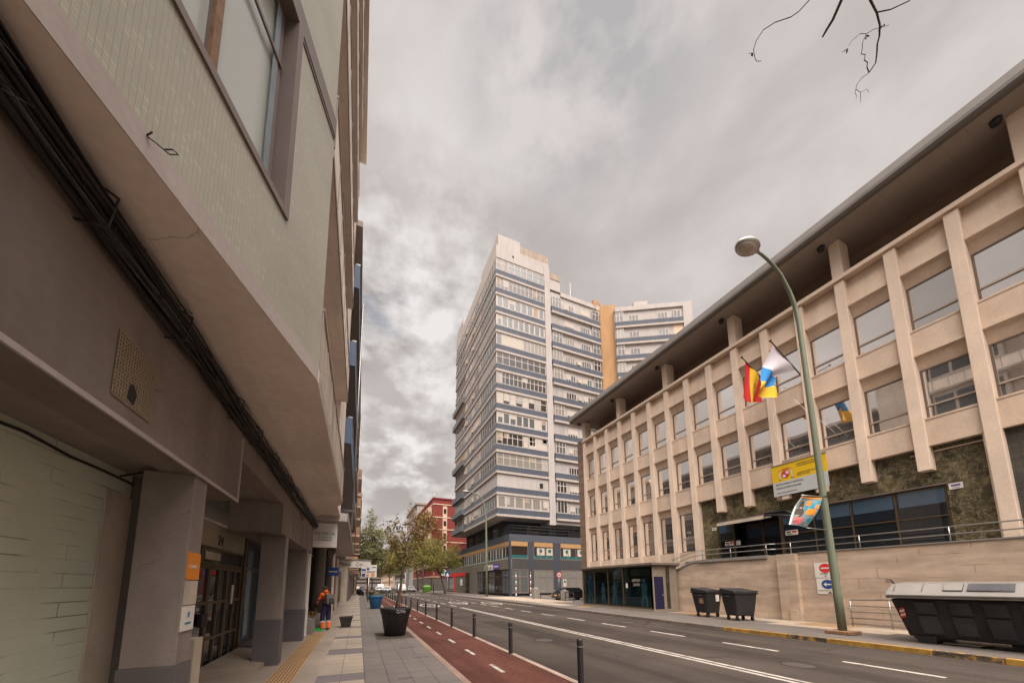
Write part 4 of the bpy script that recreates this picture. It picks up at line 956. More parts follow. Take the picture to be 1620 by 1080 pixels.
lettering('JOVEN', .24, KF.p(1.45, -.03, 1.68), (0, -1, 0), (0, 0, 1), 'panel_pale', gk, squeeze=.7)
MB().wb(KF, 1.95, 2.12, -.034, -.03, 1.55, 1.85).build('sticker', 'sign_white', gk)
mat('tower_blue_lifted', (.125, .128, .14), .75, var=.16, streak=.15)  # tower blue with light put into the colour for the dimmer street side
mat('tower_frame', (.40, .355, .32), .6, var=.08, fine=0)
# ------------------------------------------------------------------ tower block
tw = thing('tower_block', 'tall white apartment tower with blue balcony bands and a yellow stair wall', 'tower', (24, 50, 0))
FR = Wall((18.5, 44.0), (1, 0), (0, -1))        # front, s = X - 18.5
LF = Wall((18.5, 44.0), (0, 1), (-1, 0))        # street side, s = Y - 44
F2 = Wall((28.5, 44.0), (1, 0), (0, -1))
FH = 3.274; ZB = lambda i: 12.11 + FH * i
trn = random.Random(11)
DEP = 23.6
m = MB(); m.box(18.62, 28.3, 44.12, 67.4, 11.7, 55.7); m.build('core_wall', 'tower_white', tw)
m = MB(); m.box(27.4, 28.45, 43.9, 50, 11.0, 55.9); m.build('corner_pier', 'tower_white', tw)
m = MB(); m.box(18.55, 28.35, 44.0, 67.6, 54.5, 56.8); m.box(18.9, 22.9, 44.001, 52, 56.801, 58.85); m.box(18.6, 21, 62.4, 67, 56.801, 58.5); m.build('roof_wall', 'tower_white', tw)
m = MB(); m.box(22.91, 28.3, 44.02, 50, 56.81, 58.15); m.build('roof_screen', 'tower_roof', tw)
m = MB(); m.box(28.46, 30.6, 44.0, 50, 52.2, 55.25); m.build('roof_wall', 'tower_white', tw)
MB().box(28.6, 30.62, 43.93, 43.999, 54.2, 55.26).build('roof_screen', 'tower_roof', tw)
MB().box(21.4, 21.7, 43.96, 44.0, 55.5, 55.75).build('roof_vent', 'dark_hole', tw)
GL = ['tower_glass_dark', 'tower_glass_grey', 'tower_glass_dark', 'tower_glass_pale', 'tower_glass_grey']
GP = ['tower_glass_grey', 'tower_glass_pale', 'tower_glass_pale', 'tower_glass_grey', 'tower_glass_dark']
front_style = {12: ('tower_glass_grey', 8, 1), 11: ('tower_glass_dark', 12, 1), 10: ('tower_glass_grey', 8, 0), 9: ('tower_glass_grey', 9, 0), 8: ('blind', 8, 0), 7: ('tower_glass_dark', 8, 1), 6: ('tower_glass_dark', 12, 1), 5: ('tower_glass_dark', 8, 1), 4: ('tower_glass_grey', 8, 0), 3: ('tower_glass_dark', 10, 1), 2: ('tower_glass_pale', 8, 1), 1: ('open', 0, 0), 0: ('tower_glass_pale', 6, 0)}
for i in range(13):
    z = ZB(i)
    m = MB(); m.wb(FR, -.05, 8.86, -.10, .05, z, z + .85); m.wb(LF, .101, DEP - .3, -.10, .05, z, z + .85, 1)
    bo = m.build('balcony', ['tower_blue', 'tower_blue_lifted'], tw)
    m = MB(); m.wb(FR, -.10, 8.9, -.6, .10, z - .36, z - .001); m.wb(LF, .601, DEP, -.6, .10, z - .36, z - .001)
    m.build('slab', 'tower_slab', bo)
    m = MB()
    for k in range(9): m.wb(FR, .1 + k * 1.08, .15 + k * 1.08, .05, .10, z + .80, z + .98)
    for k in range(13): m.wb(LF, .3 + k * 1.8, .35 + k * 1.8, .05, .10, z + .80, z + .98)
    m.wb(FR, 0, 8.86, .06, .09, z + .96, z + .99); m.wb(LF, 0, DEP - .3, .06, .09, z + .961, z + .991)
    m.build('handrail', 'tower_frame', bo)
    zt = z + FH - .37
    g, nc, r_ = front_style[i]
    if g == 'open':
        MB().wb(FR, .4, 8.8, -.13, -.10, z + .6, zt).build('balcony_recess_wall', 'tower_white', tw)
        glazing(tw, FR, 7.2, 8.0, z + 1.2, z + 2.2, 1, [], 'tower_frame', 'tower_glass_dark', 'window', .08, .05, o=-.06)
    elif g == 'blind':
        MB().wb(FR, 1.0, 4.7, -.09, -.03, z + .86, zt).build('blind', 'blind', tw)
        glazing(tw, FR, 4.72, 8.84, z + .86, zt, 6, [], 'tower_frame', 'tower_glass_pale', 'balcony_glazing', .12, .07, o=-.02)
        glazing(tw, FR, .0, .98, z + .86, zt, 1, [], 'tower_frame', 'tower_glass_grey', 'balcony_glazing', .12, .07, o=-.02)
    else:
        glazing(tw, FR, .0, 8.84, z + .86, zt, nc, [z + 2.15] if r_ else [], 'tower_frame', g, 'balcony_glazing', .11 if r_ else .26, .07, o=-.02)
        if i in (3, 7): MB().wb(FR, 5.4, 8.8, -.045, -.035, z + .9, zt - .1).build('blind', 'blind', tw) if i == 3 else None
    if i in (0, 1, 2, 4, 7, 8): MB().wb(LF, 16.2, DEP + .02, .051, .62, z - .2, z + .84).build('projecting_balcony', 'tower_blue_lifted', tw)
    # street side
    s0 = 7.3
    gA = trn.choice(GP) if i not in (1,) else None
    if gA: glazing(tw, LF, .05, s0 - .05, z + .86, zt, 7, [z + 2.1] if trn.random() < .6 else [], 'tower_frame', gA, 'balcony_glazing', .1, .07, o=-.02)
    for a in (8.0, 12.2):
        glazing(tw, LF, a, a + 2.7, z + .87, z + 2.35, 4, [], 'tower_frame', trn.choice(GP), 'window', .12, .06, o=-.04)
    if i in (2, 3, 4, 7, 9): MB().wb(LF, 16.5, 23.2, -.14, -.1, z + .6, zt).build('balcony_recess_wall', 'tower_roof' if i in (4, 7) else 'dark_wall', tw)
    else: glazing(tw, LF, 16.4, 23.3, z + .86, zt, 6, [z + 2.1] if i % 2 else [], 'tower_frame', trn.choice(GP), 'balcony_glazing', .12, .07, o=-.02)
for i in range(13):
    z = ZB(i)
    for a in (8.0, 12.2):
        if trn.random() < .45:
            h_ = trn.choice([.5, .8, 1.2]); MB().wb(LF, a + .1, a + trn.choice([1.3, 2.6]), -.045, -.03, z + 2.3 - h_, z + 2.3).build('roller_blind', 'blind', tw)
        if trn.random() < .3: MB().wb(LF, a + 2.9, a + 3.7, -.04, .22, z + 1.0, z + 1.6).build('air_conditioner', 'panel_pale', tw)
    for k in range(8):
        if i not in (1, 8) and trn.random() < .3: MB().wb(FR, .14 + k * 1.1, 1.04 + k * 1.1, -.048, -.035, z + trn.choice([1.0, 1.5, 2.0]), z + FH - .5).build('roller_blind', trn.choice(['blind', 'blind', 'tower_roof', 'grey_wall']), tw)
for i in range(12):
    z = ZB(i)
    for a in (2.8, 6.2):
        if trn.random() < .4: MB().wb(F2, a + .1, a + trn.choice([1.0, 1.9]), -.085, -.07, z + 1.3, z + 2.15).build('roller_blind', 'blind', tw)
    if trn.random() < .4: MB().wb(F2, 5.0, 5.8, -.08, .2, z + 1.0, z + 1.6).build('air_conditioner', 'panel_pale', tw)
# right section, one storey lower
m = MB(); m.box(28.47, 38.9, 44.15, 56, 11.2, 51.9); m.build('core_wall', 'tower_white', tw)
m = MB(); m.box(30.63, 39.0, 43.95, 56, 51.45, 52.25); m.build('parapet', 'tower_white', tw)
for i in range(12):
    z = ZB(i)
    MB().wb(F2, .15, 10.4, -.10, .16, z, z + .85).build('balcony', 'tower_blue', tw)
    b = tw.children[-1]
    MB().wb(F2, .18, 10.42, -.5, .22, z - .36, z - .001).build('slab', 'tower_slab', b)
    m = MB()
    for k in range(8): m.wb(F2, .5 + k * 1.3, .55 + k * 1.3, .16, .20, z + .8, z + 1.0)
    m.wb(F2, .2, 10.4, .17, .19, z + .985, z + 1.01); m.build('handrail', 'tower_frame', b)
    zt = z + FH - .37
    if i in (10, 6, 4, 2): MB().wb(F2, .3, 2.3, -.16, -.12, z + .6, zt).build('balcony_recess_wall', 'grey_wall', tw)
    else: glazing(tw, F2, .35, 2.25, z + .86, zt, 3, [z + 2.1] if i % 2 else [], 'tower_frame', trn.choice(GL), 'balcony_glazing', .12, .07, o=.05)
    for a in (2.8, 6.2): glazing(tw, F2, a, a + 2.0, z + .87, z + 2.2, 4, [], 'tower_frame', trn.choice(GL), 'window', .12, .06, o=-.08)
    if i != 6: glazing(tw, F2, 8.65, 10.2, z + .86, zt, 2, [z + 2.1], 'tower_frame', trn.choice(GL), 'balcony_glazing', .12, .07, o=.05)
m = MB(); m.tube([(34.2, 46, 52), (34.2, 46, 57.2)], .05, 5); m.tube([(33.9, 46, 55), (34.5, 46, 55)], .04, 5); m.tube([(31.9, 46, 52), (31.9, 46, 55.4)], .04, 5); m.build('antenna', 'steel', tw)
# yellow stair wall and turned wing
m = MB(); m.extr([(38.92, 44.0, 11), (39.6, 44.5, 11), (42.4, 43.4, 11), (42.5, 48, 11), (38.92, 48, 11)], (0, 0, 42.2)); m.extr([(37.6, 43.92, 52.26), (37.6, 43.92, 53.2), (38.915, 43.99, 53.19), (38.915, 43.99, 50.3)], (0, .5, 0)); m.build('yellow_wall', 'tower_yellow', tw)
W3 = Wall((41.49, 42.98), (.88744, -.46092), (-.46092, -.88744))
m = MB(); m.wb(W3, .0, 13.2, -9, -.14, 11, 51.6); m.wb(W3, 11.7, 13.2, -9, .1, 11, 51.95); m.build('wing_wall', 'tower_white', tw)
m = MB(); m.wb(W3, .0, 11.69, -9, .12, 51.1, 51.95); m.wb(W3, 4.1, 6.6, -6, -2, 51.96, 54.6); m.wb(W3, 2.9, 4.09, -5, -2.4, 51.96, 53.0); m.build('wing_roof', 'tower_white', tw)
for i in range(4, 12):
    z = ZB(i)
    b = MB().wb(W3, .0, 11.66, -.10, .16, z, z + .85).build('balcony', 'tower_blue', tw)
    MB().wb(W3, .02, 11.69, -.5, .22, z - .36, z - .001).build('slab', 'tower_slab', b)
    m = MB(); m.wb(W3, .0, 11.6, .17, .19, z + .985, z + 1.01)
    for k in range(7): m.wb(W3, .8 + k * 1.6, .85 + k * 1.6, .16, .2, z + .8, z + 1.0)
    m.build('handrail', 'tower_frame', b)
    zt = z + FH - .37
    glazing(tw, W3, .15, 1.5, z + .86, zt, 2, [z + 2.1] if i % 2 else [], 'tower_frame', 'tower_glass_dark' if i % 2 else 'tower_glass_pale', 'balcony_glazing', .12, .07, o=.05)
    for a in (2.4, 7.4): glazing(tw, W3, a, a + 1.75, z + .95, z + 2.2, 3, [], 'tower_frame', trn.choice(GL[:3]), 'window', .12, .06, o=-.08)
    if i % 2: glazing(tw, W3, 10.0, 11.3, z + .86, z + 2.3, 2, [], 'tower_frame', 'tower_glass_dark', 'balcony_glazing', .12, .07, o=.05)
    else: MB().wb(W3, 10.0, 11.6, -.16, -.12, z + .6, zt).build('balcony_recess_wall', 'pale_trim', tw)
glassmat('shop_glass', (.15, .14, .12), spec=.6, rough=.08)
# podium
PF = Wall((20.0, 43.0), (1, 0), (0, -1)); PL = Wall((20.0, 43.0), (0, 1), (-1, 0))
PE = 37.0
m = MB(); m.box(20.8, 40, 47.0, 66, 8.0, 11.75); m.build('recessed_storey', 'pod_blue', tw)
for u, wd in ((4.2, 2.0), (8.2, 1.4), (12, 3.4)): glazing(tw, Wall((20.8, 47.0), (1, 0), (0, -1)), u, u + wd, 9.0, 11.2, 3, [10.3], 'trim_brown', 'tower_glass_dark', 'window', .15, .07, o=.05)
for u in (2, 6.5, 11, 15): glazing(tw, Wall((20.8, 47.0), (0, 1), (-1, 0)), u, u + 2.2, 8.6, 11.0, 3, [10.3], 'trim_brown', 'tower_glass_dark', 'window', .15, .07, o=.05)
m = MB(); m.box(20.30, 40, 43.3, 80, 0, 8.1); m.build('podium_core', 'pod_grey', tw)
m = MB(); m.wb(PF, 0.0, 20, -.6, 0, 8.0, 9.05); m.wb(PL, -.001, PE, -.6, .001, 8.001, 9.051); m.build('podium_parapet', 'pod_band', tw)
m = MB()
for z in (9.5, 10.0, 10.4): m.tube([(40, 43.2, z), (20.2, 43.2, z), (20.2, 80, z)], .03, 5)
for k in range(60): m.wb(PF, .3 + k * .33, .33 + k * .33, -.22, -.19, 9.05, 10.4)
for k in range(100): m.wb(PL, .3 + k * .36, .33 + k * .36, -.22, -.19, 9.05, 10.4)
m.build('terrace_railing', 'black_metal', tw)
m = MB(); m.wb(PF, .25, 2.95, -.2, .02, 7.35, 7.99); m.wb(PF, 4.0, 7.2, -.2, .02, 7.35, 7.99); m.wb(PF, 8.6, 14.2, -.2, .02, 7.35, 7.99); m.wb(PL, .25, PE, -.2, .02, 7.45, 7.99); m.build('awning_box', 'ochre', tw)
m = MB(); m.wb(PF, 0, 20, -.4, -.02, 4.02, 5.50); m.build('podium_band', 'pod_grey', tw)
m = MB(); m.wb(PL, .001, PE, -.4, -.018, 4.021, 5.501); m.build('podium_band', 'pod_tan', tw)
for u0, u1 in ((-.0, .25), (3.05, 3.9), (7.3, 8.5), (14.3, 15.2)): MB().wb(PF, u0, u1, -.35, .0, RZ, 7.99).build('podium_pier', 'pod_blue', tw)
MB().wb(PL, 0.002, .25, -.35, .001, RZ, 7.99).build('podium_pier', 'pod_blue', tw)
for u0, u1, n in ((.26, 3.04, 1), (3.91, 7.29, 3), (8.51, 14.29, 4)):
    g = glazing(tw, PF, u0, u1, 5.51, 7.35, n, [], 'trim_brown', 'tower_glass_dark', 'clinic_window', .10, .07, o=-.05)
    MB().wb(PF, u0 + .05, u1 - .05, -.075, -.06, 5.62, 6.05).build('teal_strip', 'teal', g)
    k = MB()
    if n > 1:
        for q in range(2): k.wb(PF, u0 + .6 + q * (u1 - u0) * .45, u0 + 1.9 + q * (u1 - u0) * .45, -.076, -.065, 6.1, 7.2, 0)
        for q in range(2): k.disc(PF.p(u0 + 1.25 + q * (u1 - u0) * .45, -.06, 6.75), (1, 0, 0), (0, 0, 1), .28, .28, 14, 1)
        k.build('window_poster', ['blind', 'teal'], g)
    glazing(tw, PF, u0, u1, .55, 4.0, max(2, n), [2.9], 'trim_brown', 'shop_glass' if n > 1 else 'tower_glass_grey', 'shop_window', .14, .07, o=-.05)
for k in range(9):
    g = glazing(tw, PL, .3 + k * 2.4, 2.6 + k * 2.4, 5.52, 7.4, 2, [], 'tower_frame', 'tower_glass_grey' if k % 3 else 'tower_glass_dark', 'clinic_window', .12, .07, o=-.04)
    MB().wb(PL, .35 + k * 2.4, 2.55 + k * 2.4, -.065, -.05, 5.62, 5.95).build('teal_strip', 'teal', g)
for k in range(4): glazing(tw, PL, 22.2 + k * 3.6, 25.5 + k * 3.6, 5.52, 7.2, 2, [], 'trim_brown', 'tower_glass_dark', 'clinic_window', .12, .07, o=-.04)
for k in range(5): glazing(tw, PL, .3 + k * 2.7, 2.9 + k * 2.7, .4, 4.0, 2, [2.9], 'dark_hole', 'tower_glass_grey' if k % 2 == 0 else 'tower_glass_dark', 'shop_window', .15, .07, o=-.05)
MB().wb(PL, 14.2, 18.5, -.3, .0, RZ, 4.01).build('shop_wall', 'pod_tan', tw)
glazing(tw, PL, 18.7, 21.0, .3, 3.9, 2, [3.0], 'dark_hole', 'tower_glass_dark', 'shop_door', .15, .07, o=-.05)
MB().wb(PL, 21.1, 28.5, -.3, .0, RZ, 4.01).build('shop_wall', 'pod_tan', tw)
MB().wb(PL, 28.6, 29.6, -.3, .05, RZ, 4.01).build('red_pier', 'red_paint', tw); MB().wb(PL, 21, 36.9, .001, .08, 3.55, 4.25).build('red_fascia', 'red_paint', tw)
glazing(tw, PL, 29.8, 36.8, .3, 3.5, 4, [], 'trim_brown', 'tower_glass_grey', 'shop_window', .15, .07, o=-.05)
MB().wb(PL, 23, 24.6, .01, .05, 1.6, 2.9).build('wall_notice', 'sign_white', tw)
bx = thing('shop_sign', 'white boxed shop sign on the ground floor of the tower beside the purple one', 'sign', (19.9, 51, 4))
MB().wb(PL, 6.2, 9.8, .02, .10, 4.1, 4.95).build('panel', 'sign_white', bx)
m = MB()
for q in range(3): m.wb(PL, 9.3 - q * 1.1, 9.5 - q * 1.1, .10, .14, 4.2, 4.8); m.wb(PL, 8.8 - q * 1.1, 8.95 - q * 1.1, .10, .14, 4.2, 4.6)
m.build('lettering', 'pod_grey', bx)
bx = thing('shop_sign', 'purple shop sign with pale lettering near the tower corner', 'sign', (19.9, 48, 4))
MB().wb(PL, 3.6, 6.1, .02, .10, 4.15, 5.05).build('panel', 'purple_sign', bx)
MB().wb(PL, 3.9, 5.8, .10, .11, 4.5, 4.68).build('lettering', 'crest_lilac', bx)
cv = thing('security_camera', 'white camera on a bracket at the tower podium corner by the office', 'camera', (34.4, 43, 8.2))
MB().box(34.0, 35.2, 42.3, 42.6, 8.25, 8.6).build('housing', 'tower_frame', cv); MB().box(34.9, 35.1, 42.6, 43.0, 8.3, 8.4).build('bracket', 'steel', cv)

# red apartment building
rb = thing('apartment_building', 'dark red apartment building with pale trim left of the tower', 'building', (26, 104, 0))
RX, RY = 19.6, 95.0
m = MB(); m.box(RX, 40, RY, 130, -.1, 27.0); m.build('wall', 'red_wall', rb)
RF = Wall((RX, RY), (1, 0), (0, -1)); RL = Wall((RX, RY), (0, 1), (-1, 0))
m = MB(); m.box(RX - .2, 40.2, RY - .2, 130, 27.001, 27.4); m.build('roof', 'red_wall', rb)
for z in (25.3, 21.4, 17.8, 14.1, 10.4, 6.7, 3.9): m = MB(); m.wb(RF, -.1, 20, .0, .12, z, z + .28); m.wb(RL, .0, 35, .0, .12, z, z + .28); m.build('trim_band', 'pale_trim', rb)
for k, z in enumerate((22.2, 18.5, 14.8, 11.1, 7.5)):
    m = MB(); m.wb(RF, 2.9, 4.2, .0, .05, z - .7, z + 2.8); wn = m.build('window', 'pale_trim', rb)
    MB().wb(RF, 3.15, 3.95, .05, .07, z + .5, z + 2.0).build('pane', 'tower_glass_dark', wn)
    for u in (2, 8, 14, 20):
        m = MB(); m.wb(RL, u, u + 3.2, .0, 1.0, z - .6, z + 2.6); bb = m.build('bay', 'pale_trim', rb)
        MB().wb(RL, u + .3, u + 2.9, 1.0, 1.02, z + .3, z + 2.0).build('pane', 'tower_glass_dark', bb)
MB().wb(RF, 0, 20, .05, .3, .1, 3.6).build('shop_front', 'dark_wall', rb); MB().wb(RL, .5, 34, .05, .3, .1, 3.6).build('shop_front', 'dark_wall', rb)
m = MB()
for x in (17.0, 22.0): m.tube([(RX + x - 16, RY + 3, 27), (RX + x - 16, RY + 3, 30)], .08, 4); m.tube([(RX + x - 16.7, RY + 3, 29.6), (RX + x - 15.3, RY + 3, 29.6)], .06, 4)
m.build('antenna', 'steel', rb)
hz = thing('apartment_building', 'grey building with flat top behind the red building', 'building', (22, 140, 0))
MB().box(20.6, 45, 131, 160, -.1, 33.5).build('wall', 'grey_wall', hz); MB().box(20.0, 45, 130.5, 160, 33.51, 34.3).build('roof', 'concrete', hz)
hz = thing('apartment_building', 'grey balcony building on the far right side of the street behind trees', 'building', (22, 180, 0))
MB().box(20.5, 45, 161, 210, -.1, 24).build('wall', 'white_paint', hz)
for k in range(6):
    b = MB().box(19.2, 20.49, 161.5, 209, 3.5 + k * 3.4, 4.6 + k * 3.4).build('balcony', 'grey_wall', hz); MB().box(20.3, 20.498, 162, 208, 4.7 + k * 3.4, 6.7 + k * 3.4).build('window', 'tower_glass_dark', hz)
hz = thing('apartment_building', 'hazy tan building far down the street on the right', 'building', (22, 260, 0))
MB().box(20, 60, 212, 330, -.1, 22).build('wall', 'pale_trim', hz)
m = MB()
for k in range(5):
    for j in range(12): m.box(19.95, 20.0, 214 + j * 9, 218 + j * 9, 2.5 + k * 4, 4.6 + k * 4)
m.build('window', 'tower_glass_dark', hz)
hz = thing('apartment_building', 'pale building closing the far end of the street', 'building', (10, 420, 0))
MB().box(-60, 80, 421, 440, -.1, 20).build('wall', 'dark_wall', hz)
for k in range(4): MB().box(-50, 66, 420.9, 420.99, 3 + k * 4, 5 + k * 4).build('window_band', 'tower_glass_dark', hz)
# ------------------------------------------------------------------ bollards
def bollard():
    t = thing('bollard', 'x', 'bollard', (3.73, 8.0, 0), 'black bollards along the edge of the bike lane')
    m = MB(); m.lathe([(.052, 0), (.052, .75), (.049, .785), (.03, .80), (.001, .80)], (3.73, 8.0, 0), 18); m.lathe([(.075, 0), (.075, .012), (.05, .014)], (3.73, 8.0, 0), 18); m.build('post', 'black_metal', t)
    m = MB(); m.lathe([(.0535, .655), (.0535, .675)], (3.73, 8.0, 0), 18); m.build('reflective_ring', 'steel', t)
    return t
b0 = bollard(); b0['label'] = 'second nearest black bollard beside the bike lane'
BL = {-1: 'nearest black bollard cut by the bottom of the photo', 1: 'third nearest black bollard beside the bike lane', 2: 'fourth nearest black bollard beside the bike lane', 3: 'fifth nearest black bollard beside the bike lane'}
for k in range(-1, 22):
    if k == 0: continue
    dup(b0, (3.73, 8.0 + 2.91 * k, 0), BL.get(k, 'black bollard in the far end of the bollard row along the bike lane'))

# ------------------------------------------------------------------ planters
def planter(loc, pm, label):
    t = thing('planter', label, 'planter', loc, 'round plastic planters on the pavement')
    x, y, z = loc
    m = MB(); m.lathe([(.30, 0), (.335, .02), (.46, .70), (.47, .72), (.485, .73), (.51, .86), (.515, .90), (.485, .905), (.465, .86), (.45, .80)], loc, 40); m.build('pot', pm, t)
    m = MB(); m.disc((x, y, z + .82), (1, 0, 0), (0, 1, 0), .452, .452, 40); m.build('soil', 'soil', t)
    return t
p1 = planter((1.21, 11.7, PZ + .006), 'black_plastic', 'large black planter with a young tree and white scrawl near the bike lane')
m = MB(); gq = random.Random(2)
def scrawl(m, pts2, ang0):
    P = []
    for a, z in pts2:
        q = R(ang0 + a); r = .487 + .03 * (z - .73) / .15 + .004
        P.append((1.21 + r * math.cos(q), 11.7 + r * math.sin(q), PZ + z))
    m.tube(P, .006, 5)
scrawl(m, [(8, .84), (2, .86), (-1, .80), (3, .76), (9, .77), (9, .81), (5, .81)], 268)
scrawl(m, [(12, .75), (14, .85), (20, .85), (21, .76), (15, .78), (22, .80)], 268)
scrawl(m, [(24, .76), (27, .86), (31, .76), (24, .80), (33, .80), (36, .78)], 268)
m.build('graffiti', 'sign_white', p1)
planter((1.20, 25.2, PZ), 'blue_plastic', 'bright blue planter on the left pavement')
planter((1.30, 40.0, PZ), 'black_plastic', 'black planter behind the blue one on the left pavement')
pw = thing('planter_flowers', 'pale flowering shrub growing in the blue planter', 'plant', (1.2, 25.2, 1.0))
so_ = MB().poly([(.60, 10.94, PZ + .004), (1.74, 10.94, PZ + .004), (1.74, 12.46, PZ + .004), (.60, 12.46, PZ + .004)]).build('tree_pit', 'soil'); struct(so_)

# ------------------------------------------------------------------ foliage and trees
def leafquad(m, c, s, q, droop=0.0):
    a = Vector((q.gauss(0, 1), q.gauss(0, 1), q.gauss(0, 1) - droop)).normalized(); b = a.cross(Vector((q.gauss(0, 1), q.gauss(0, 1), q.gauss(0, 1)))).normalized()
    L_ = s * q.uniform(.6, 1.25); w_ = L_ * q.uniform(.38, .6)
    m.poly([c, c + a * L_ * .5 + b * w_ * .5, c + a * L_, c + a * L_ * .5 - b * w_ * .5])
def crown(blobs, leaf, q, clumps, per, spread):
    m = MB()
    tot = sum(b[3] * b[4] * b[5] for b in blobs)
    for bx_, by_, bz_, rx, ry, rz in blobs:
        n = max(4, int(clumps * rx * ry * rz / tot))
        for k in range(n):
            d = Vector((q.gauss(0, 1), q.gauss(0, 1), q.gauss(0, 1))).normalized(); r = q.uniform(.25, 1.0) ** .55 * q.uniform(.85, 1.12)
            c = Vector((bx_ + d.x * rx * r, by_ + d.y * ry * r, bz_ + d.z * rz * r)); sp = spread * q.uniform(.5, 1.3)
            for j in range(int(per * q.uniform(.5, 1.4))):
                leafquad(m, c + Vector((q.gauss(0, sp), q.gauss(0, sp), q.gauss(0, sp * .8))), leaf, q, .35)
    return m
def limb(m, a, b, r0, r1, q, n=5, wob=.06, seg=6):
    a, b = Vector(a), Vector(b); l = (b - a).length; P = []; rr = []
    for i in range(n + 1):
        t = i / n; p = a.lerp(b, t)
        if 0 < i < n: p += Vector((q.gauss(0, wob * l), q.gauss(0, wob * l), q.gauss(0, wob * l * .6)))
        P.append(p); rr.append(r0 + (r1 - r0) * t)
    m.tube(P, rr, seg); return P
def tree(name, label, base, fork, r0, blobs, leaf, lm, seed, clumps=260, per=30, spread=.35, twigs=3, group='street trees'):
    q = random.Random(seed)
    t = thing(name, label, 'tree', base, group)
    m = MB(); tr = limb(m, base, fork, r0, r0 * .62, q, 5, .012, 8); m.build('trunk', 'bark', t)
    for bi, b in enumerate(blobs):
        m = MB(); c = Vector(b[:3]); s = Vector(fork) if bi < 3 else tr[-2].lerp(Vector(fork), .5)
        P = limb(m, s, c, r0 * .5, r0 * .16, q, 6, .05)
        for k in range(twigs):
            st = P[q.randint(2, 5)]; d = Vector((q.gauss(0, 1), q.gauss(0, 1), q.gauss(.3, 1))).normalized()
            limb(m, st, c + Vector((d.x * b[3], d.y * b[4], d.z * b[5])) * .9 if False else Vector((c.x + d.x * b[3] * .9, c.y + d.y * b[4] * .9, c.z + d.z * b[5] * .9)), r0 * .18, r0 * .05, q, 4, .06, 5)
        m.build('limb', 'bark', t)
    crown(blobs, leaf * 1.2, q, int(clumps * 2.5), per * 1.5, spread * 1.1).build('crown', lm, t, uv=False)
    return t
tree('street_tree', 'tall slender pale green tree on the left pavement beyond the shop signs', (1.5, 62, PZ), (1.5, 62, 6), .17,
     [(1.8, 62, 13.4, .75, .75, 2.0), (1.2, 62, 10.2, 1.5, 1.4, 2.4), (2.9, 61.5, 9.8, 1.3, 1.3, 2.2), (1.6, 62, 7.2, 2.2, 2.0, 2.2), (3.3, 62, 6.6, 1.5, 1.5, 1.8), (.2, 62, 7.0, 1.0, 1.0, 2.0), (2.0, 62, 4.8, 2.4, 2.0, 1.3)], .24, 'leaf_pale', 21, 330, 13, .26)
tree('street_tree', 'leaning green and brown street tree at the kerb by the red shop', (14.9, 60, RZ), (13.9, 60, 4.0), .20,
     [(12.6, 60, 6.4, 2.6, 2.4, 2.2), (14.9, 61, 6.4, 2.2, 2.2, 2.2), (10.6, 60, 7.0, 2.2, 2.0, 2.1), (12.5, 60.5, 8.8, 2.2, 2.0, 1.7), (16.2, 60, 7.9, 1.5, 1.5, 1.5), (9.2, 60, 5.6, 1.7, 1.4, 1.7), (17.0, 60, 5.9, 1.2, 1.2, 1.2)], .20, 'leaf_olive', 22, 300, 15, .30)
tree('street_tree', 'tall street tree with orange brown top in front of the red building', (14.6, 80, RZ), (14.2, 80, 7.5), .24,
     [(14.4, 80, 18.0, 2.4, 2.3, 1.6), (16.2, 80, 15.9, 2.2, 2.0, 1.9), (11.9, 80, 15.4, 1.5, 1.3, 2.6), (13.6, 80, 13.6, 2.0, 1.6, 2.0), (11.2, 80, 18.6, .9, .9, 1.6), (18.4, 80, 13.2, 1.8, 1.8, 2.0)], .27, 'leaf_orange', 23, 190, 11, .38)
tree('street_tree', 'broad olive street tree behind the leaning tree on the right kerb', (14.6, 88, RZ), (13.8, 88, 6.5), .22,
     [(12.6, 88, 10.2, 3.4, 3.0, 3.0), (16.6, 88, 9.6, 3.0, 2.6, 2.8), (10.0, 88, 8.6, 2.6, 2.4, 2.8), (14.5, 88, 13.0, 2.6, 2.0, 2.0), (19.4, 88, 9.2, 2.2, 2.2, 2.2)], .28, 'leaf_olive', 24, 300, 14, .42)
tree('street_tree', 'brown green street tree left of the traffic light, over parked cars', (12.8, 106, RZ), (12.2, 106, 6.5), .24,
     [(10.5, 106, 13.4, 3.0, 2.6, 3.0), (8.4, 106, 10.0, 3.0, 2.6, 3.2), (12.6, 106, 9.8, 3.0, 2.6, 3.0), (8.6, 106, 16.4, 2.2, 1.7, 2.0), (6.8, 106, 7.2, 2.4, 2.2, 2.6), (11.8, 106, 17.4, 1.6, 1.5, 1.6)], .31, 'leaf_brown', 25, 300, 14, .45)
tree('street_tree', 'distant dark green tree above the parked cars on the left', (4.2, 118, PZ), (4.2, 118, 6), .24,
     [(4.6, 118, 9.5, 3.4, 3, 3.8), (7.6, 118, 8.0, 3.2, 3, 3.2), (2.0, 118, 8.0, 3.0, 2.6, 3.4), (10.2, 118, 7.2, 2.4, 2.4, 2.6)], .36, 'leaf_green', 26, 260, 14, .5)
tree('street_tree', 'farthest olive tree closing the view down the street', (12.5, 150, RZ), (12.4, 150, 7), .26,
     [(12.0, 150, 11.5, 4.6, 4, 4.6), (7.6, 150, 9, 3.8, 3, 3.8), (16.5, 150, 10, 4, 3, 4), (3.2, 150, 7.6, 3, 3, 3.2)], .44, 'leaf_olive', 27, 260, 14, .55)

